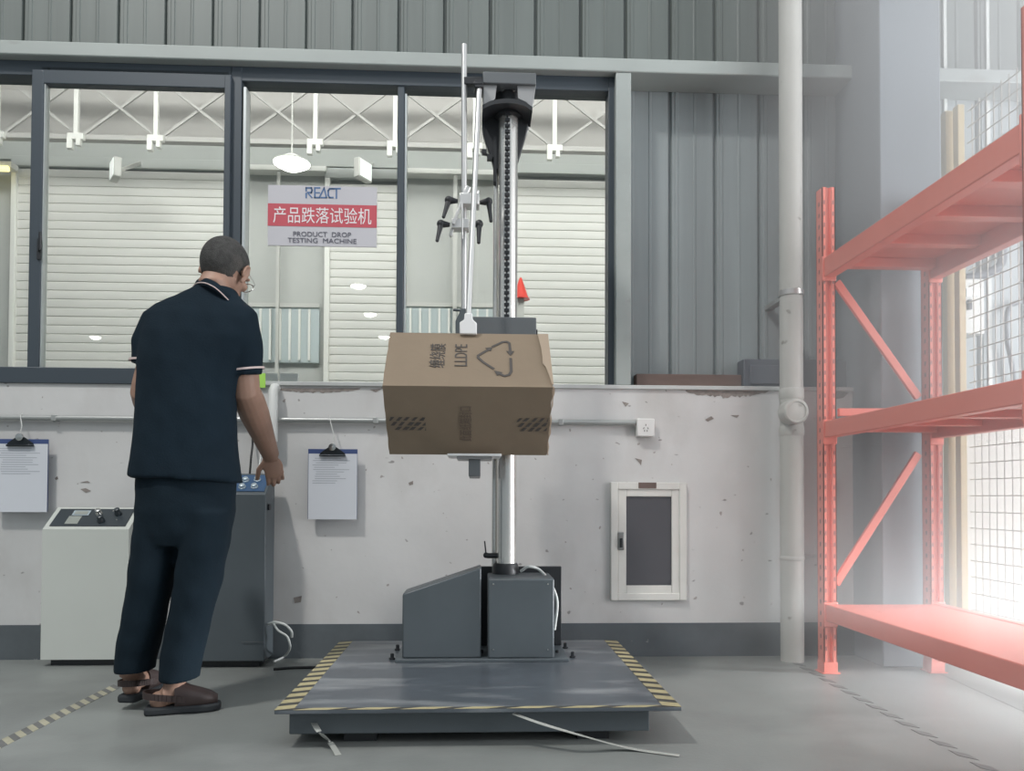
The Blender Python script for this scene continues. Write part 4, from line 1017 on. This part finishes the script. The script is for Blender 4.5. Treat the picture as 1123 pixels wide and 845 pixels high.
# hands: palm, thumb and four fingers each, rooted in the palm
def hand(w, fdir, ndir, curl, side):
    f = Vector(fdir).normalized(); nn = Vector(ndir); nn = (nn - f * nn.dot(f)).normalized(); s = f.cross(nn) * side      # s: towards the thumb
    m = Matrix((s, f, nn)).transposed()
    g.tube([w - f * .02, w + f * .02], [.027, .026], 14)
    g.ball(w + f * .052, (.040, .050, .0155), m, 20, 12); g.ball(w + f * .03 + s * .022 - nn * .006, (.018, .030, .016), m); g.ball(w + f * .075, (.040, .022, .013), m)
    for i, (o, L, r) in enumerate(((.029, .072, .0086), (.0095, .080, .009), (-.0105, .074, .0086), (-.029, .058, .0076))):
        p = w + f * (.084 - .004 * abs(i - 1)) + s * o; d = (f + s * o * 1.6).normalized(); pts = [p - d * .02, p]; rr = [r * 1.05, r * 1.08]
        ang = 0
        for frac, cu_ in ((.45, curl), (.30, curl * 1.3), (.25, curl * .8)):
            ang += cu_; dd = d * math.cos(ang) - nn * math.sin(ang); p = p + dd * L * frac; pts.append(p); rr.append(r * (1 - .1 * len(rr) / 3))
        g.tube(pts, rr, 10); g.ball(pts[-1], rr[-1])
    p0 = w + f * .028 + s * .030 - nn * .004; d0 = (s * .75 + f * .65 - nn * .25).normalized(); p1 = p0 + d0 * .036; d1 = (s * .25 + f * .85 - nn * .5).normalized(); p2 = p1 + d1 * .030; p3 = p2 + (d1 - nn * .2).normalized() * .022
    g.tube([p0 - d0 * .014, p0, p1, p2, p3], [.014, .0135, .0110, .010, .0085], 10); g.ball(p3, .0085)
hand(WR, P(307, 548, .45) - WR, (.25, -.85, .1), .42, 1)
hand(WL, P(205, 500, .42) - WL, (-.3, -.3, .9), .35, 1)
# legs and feet
HRt, KRt, ART = P(225, 560, .0), P(211, 650, -.015), P(191, 752, -.01)
HLt, KLt, ALT = P(180, 560, .02), P(163, 645, .00), P(142, 741, .06)
for a, b, c in ((HRt, KRt, ART), (HLt, KLt, ALT)):
    g.tube([a, a.lerp(b, .5), b, b.lerp(c, .3), b.lerp(c, .7), c], [.070, .062, .050, .050, .042, .035], 18)
zf = .016
heelR = Vector((P(172, 770).x, YB - .03, .048)); toeR = Vector((P(234, 770).x, YB + .03, .034))
fd = (toeR - heelR).normalized()
g.tube([ART, ART.lerp(heelR + fd * .05, .6), heelR + fd * .035 + Z_ * .01], [.036, .036, .034], 16); g.ball(heelR + fd * .02, (.034, .030, .032))
g.tube([heelR + fd * .03 + Z_ * .020, heelR + fd * .08 + Z_ * .022, heelR + fd * .13 - Z_ * .002, toeR - Z_ * .004 - fd * .02], [.036, .036, .030, .018], 16)
heelL = P(142, 754, .04) ; toeL = heelL + Vector((.02, .17, .015)); fdl = (toeL - heelL).normalized()
g.tube([ALT, heelL + fdl * .04 + Z_ * .02], [.036, .034], 16); g.ball(heelL + fdl * .015, (.032, .034, .032))
g.tube([heelL + fdl * .03 + Z_ * .02, heelL + fdl * .09 + Z_ * .010, toeL - Z_ * .01], [.036, .034, .020], 16)
g = remeshed(g, .0042, 2)
build(g, 'body', 'skin', man, smooth=80)
# hair: close cropped cap on the skull
g = G(); u_, v_ = 72, 48
c0 = hd(0, -.012, .010)
vs = {}
def hp3(a, b, k):
    return c0 + HR @ Vector((.0765 * k * math.sin(a) * math.cos(b), .097 * k * math.sin(a) * math.sin(b), .092 * k * math.cos(a)))
def inhair(a, b):
    f, u, s = math.sin(a) * math.sin(b), math.cos(a), abs(math.sin(a) * math.cos(b))
    line = -.93 if f < -.40 else (-.93 + (f + .40) * .9 if f < .10 else -.48 + (f - .10) * 2.4)
    if s > .80 and f > -.15 and u < -.36: return False
    return u > line + .02 * math.sin(b * 9)
for i in range(v_):
    for j in range(u_):
        a0, a1 = math.pi * (i + .0001) / v_, math.pi * (i + 1) / v_; b0, b1 = 2 * math.pi * j / u_, 2 * math.pi * (j + 1) / u_
        if inhair((a0 + a1) / 2, (b0 + b1) / 2):
            q = [hp3(a, b, 1.042 if inhair(a + .12, b) else 1.012) for a, b in ((a0, b0), (a1, b0), (a1, b1), (a0, b1))]
            g.poly(q)
bmesh.ops.remove_doubles(g.bm, verts=g.bm.verts, dist=1e-4)
build(g, 'hair', 'hair', man, smooth=80)
# glasses
g = G()
for s in (-1, 1):
    lc = hd(s * .033, .108, .000)
    g.tube([lc + HR @ Vector((math.cos(a) * .025, 0, math.sin(a) * .019)) for a in [2 * math.pi * k / 20 for k in range(21)]], .0016, 6, cap=False)
    g.tube([hd(s * .058, .106, .006), hd(s * .074, .09, .006), hd(s * .083, .0, .004), hd(s * .082, -.012, -.012)], .0018, 6)
g.tube([hd(-.008, .110, .004), hd(0, .112, .006), hd(.008, .110, .004)], .0018, 6)
gl = build(g, 'glasses', 'steel', man, smooth=50)
# shirt: trunk and sleeves fused, then creased
g = G()
secs = [(316, 238, 21, .066, .035), (322, 236, 26, .074, .03), (330, 230, 40, .085, .024), (338, 226, 53, .096, .02), (349, 222, 60, .108, .015), (370, 217, 60, .122, .01), (400, 209, 55, .128, .01), (430, 205, 51.5, .128, .01), (470, 204, 52, .130, .01), (500, 203.5, 55, .133, .01), (526, 204, 59, .135, .01)]
g.loft([(P(cx, py, dy), hw * pxm, hdp, (X_ + Z_ * (-.05)).normalized(), Y_) for py, cx, hw, hdp, dy in secs], 36, 2.25)
g.tube([P(247, 345, .015), P(261, 354, .015), P(267, 378, .02), P(268.5, 398, .03), P(269, 411, .035)], [.062, .076, .070, .0645, .063], 24)
g.ball(P(259, 355, .015), .074)
g.tube([P(196, 346, .015), P(176, 357, .015), P(165, 378, .015), P(162.5, 401, .015)], [.064, .072, .066, .060], 24)
g.ball(P(179, 358, .015), .072)
g = remeshed(g, .008, 4)
for v in g.bm.verts:
    c = v.co; q = Vector((c.x * 7 + c.z * 5, c.y * 4, c.z * 4 - c.x * 6))
    d = (noise.noise(q) * .006 + noise.noise(q * 2.3) * .003)
    v.co += v.normal * d
build(g, 'polo_shirt', 'navy_cloth', man, smooth=80)
# collar with a pale trim line
cpts = [P(213, 312, .05), P(216.5, 306.5, .0), P(226, 305.5, -.05), P(238, 311, -.062), P(250, 322, -.045), P(258.5, 332, .005), P(260, 337, .05)]
g = G(); cp = curve(cpts, 5)
for p, q in zip(cp, cp[1:]):
    g.prism([p, q, q + Vector((-.002, -.010, -.026)), p + Vector((-.002, -.010, -.026))], Vector((0, .006, .004)))
co = build(g, 'collar', 'navy_cloth', man, smooth=60)
cp2 = [p + Vector((-.002, -.0105, -.0175)) for p in cp]
build(G().tube(cp2, .0023, 6), 'collar_trim', 'trim_pale', co)
def cuff(c, d, r, nm='sleeve_trim'):
    d = Vector(d).normalized(); rot = Z_.rotation_difference(d).to_matrix()
    return build(G().lathe([(r - .003, -.0035), (r + .002, -.0035), (r + .002, .0035), (r - .003, .0035), (r - .003, -.0035)], c, rot, 36), nm, 'trim_pale', man, smooth=40)
cuff(P(269, 405, .033), P(270, 411, .035) - P(268, 398, .03), .0655); cuff(P(162.7, 396, .015), P(162.5, 402, .015) - P(164, 378, .015), .0622)
# trousers
g = G()
secs = [(512, 204, 51, .115), (535, 204, 52.5, .12), (560, 204, 53, .122), (585, 203, 49, .112), (598, 201, 43, .10)]
g.loft([(P(cx, py, .01), hw * pxm, hdp, X_, Y_) for py, cx, hw, hdp in secs], 32, 2.2)
def leg(pts):
    g.loft([(P(cx, py, dy), hw * pxm, hdp, X_, Y_) for py, cx, hw, hdp, dy in pts], 26, 2.15)
leg([(560, 231, 25, .105, .0), (600, 224, 26, .105, -.005), (640, 217, 23.5, .092, -.01), (680, 208, 22.5, .085, -.012), (720, 200, 21.5, .082, -.012), (744, 197, 20.5, .085, -.012)])
leg([(560, 178, 25, .105, .02), (600, 172, 26, .105, .02), (640, 165, 22, .092, .01), (680, 156.5, 22, .088, .02), (715, 150, 21, .085, .035), (735, 149, 20.5, .085, .04)])
g = remeshed(g, .008, 4)
for v in g.bm.verts:
    c = v.co; q = Vector((c.x * 6, c.y * 5, c.z * 7 + c.x * 3))
    v.co += v.normal * (noise.noise(q) * .006 + noise.noise(q * 2.1) * .004 - .002)
build(g, 'trousers', 'trouser_cloth', man, smooth=80)
# shoes: thick sole, brown upper with a heel strap and side opening
def shoe(heel, toe, z0, lift_dir=Z_):
    f = (toe - heel); f.z = 0; f = f.normalized(); s = Vector((f.y, -f.x, 0)); L = .25
    b0 = heel - f * .028; b0.z = z0
    out = [(0, .030), (.02, .037), (.06, .038), (.12, .038), (.17, .046), (.21, .045), (.235, .034), (.25, .014)]
    prof = [b0 + f * a + s * w for a, w in out] + [b0 + f * a - s * w * .96 for a, w in out[::-1]]
    sh = build(G().prism(prof, (0, 0, .028)), 'shoe', 'sole_dark', man, bevel=.008)
    g = G(); secs = []
    for a, w, h in ((.098, .040, .088), (.12, .042, .082), (.15, .0455, .066), (.185, .046, .054), (.215, .040, .042), (.238, .024, .028)):
        secs.append((b0 + f * a + Z_ * (.024 + h * .42), w, h * .60, s, Z_))
    g.loft(secs, 20, 2.2)
    build(g, 'upper', 'shoe_brown', sh, smooth=60)
    g = G(); hz = .062
    pts = [b0 + f * .13 + s * .042 + Z_ * .05, b0 + f * .06 + s * .041 + Z_ * hz, b0 + f * .012 + s * .030 + Z_ * (hz + .006), b0 - f * .002 + Z_ * (hz + .008), b0 + f * .012 - s * .030 + Z_ * (hz + .006), b0 + f * .06 - s * .041 + Z_ * hz, b0 + f * .13 - s * .042 + Z_ * .05]
    cp = curve(pts, 5)
    for p, q in zip(cp, cp[1:]): g.prism([p - Z_ * .011, q - Z_ * .011, q + Z_ * .011, p + Z_ * .011], (b0 + f * .06 + Z_ * hz - (p + q) / 2).normalized() * -.005)
    build(g, 'heel_strap', 'shoe_brown', sh, smooth=60)
shoe(heelR, toeR, .0005)
shoe(heelL, toeL, heelL.z - .048)
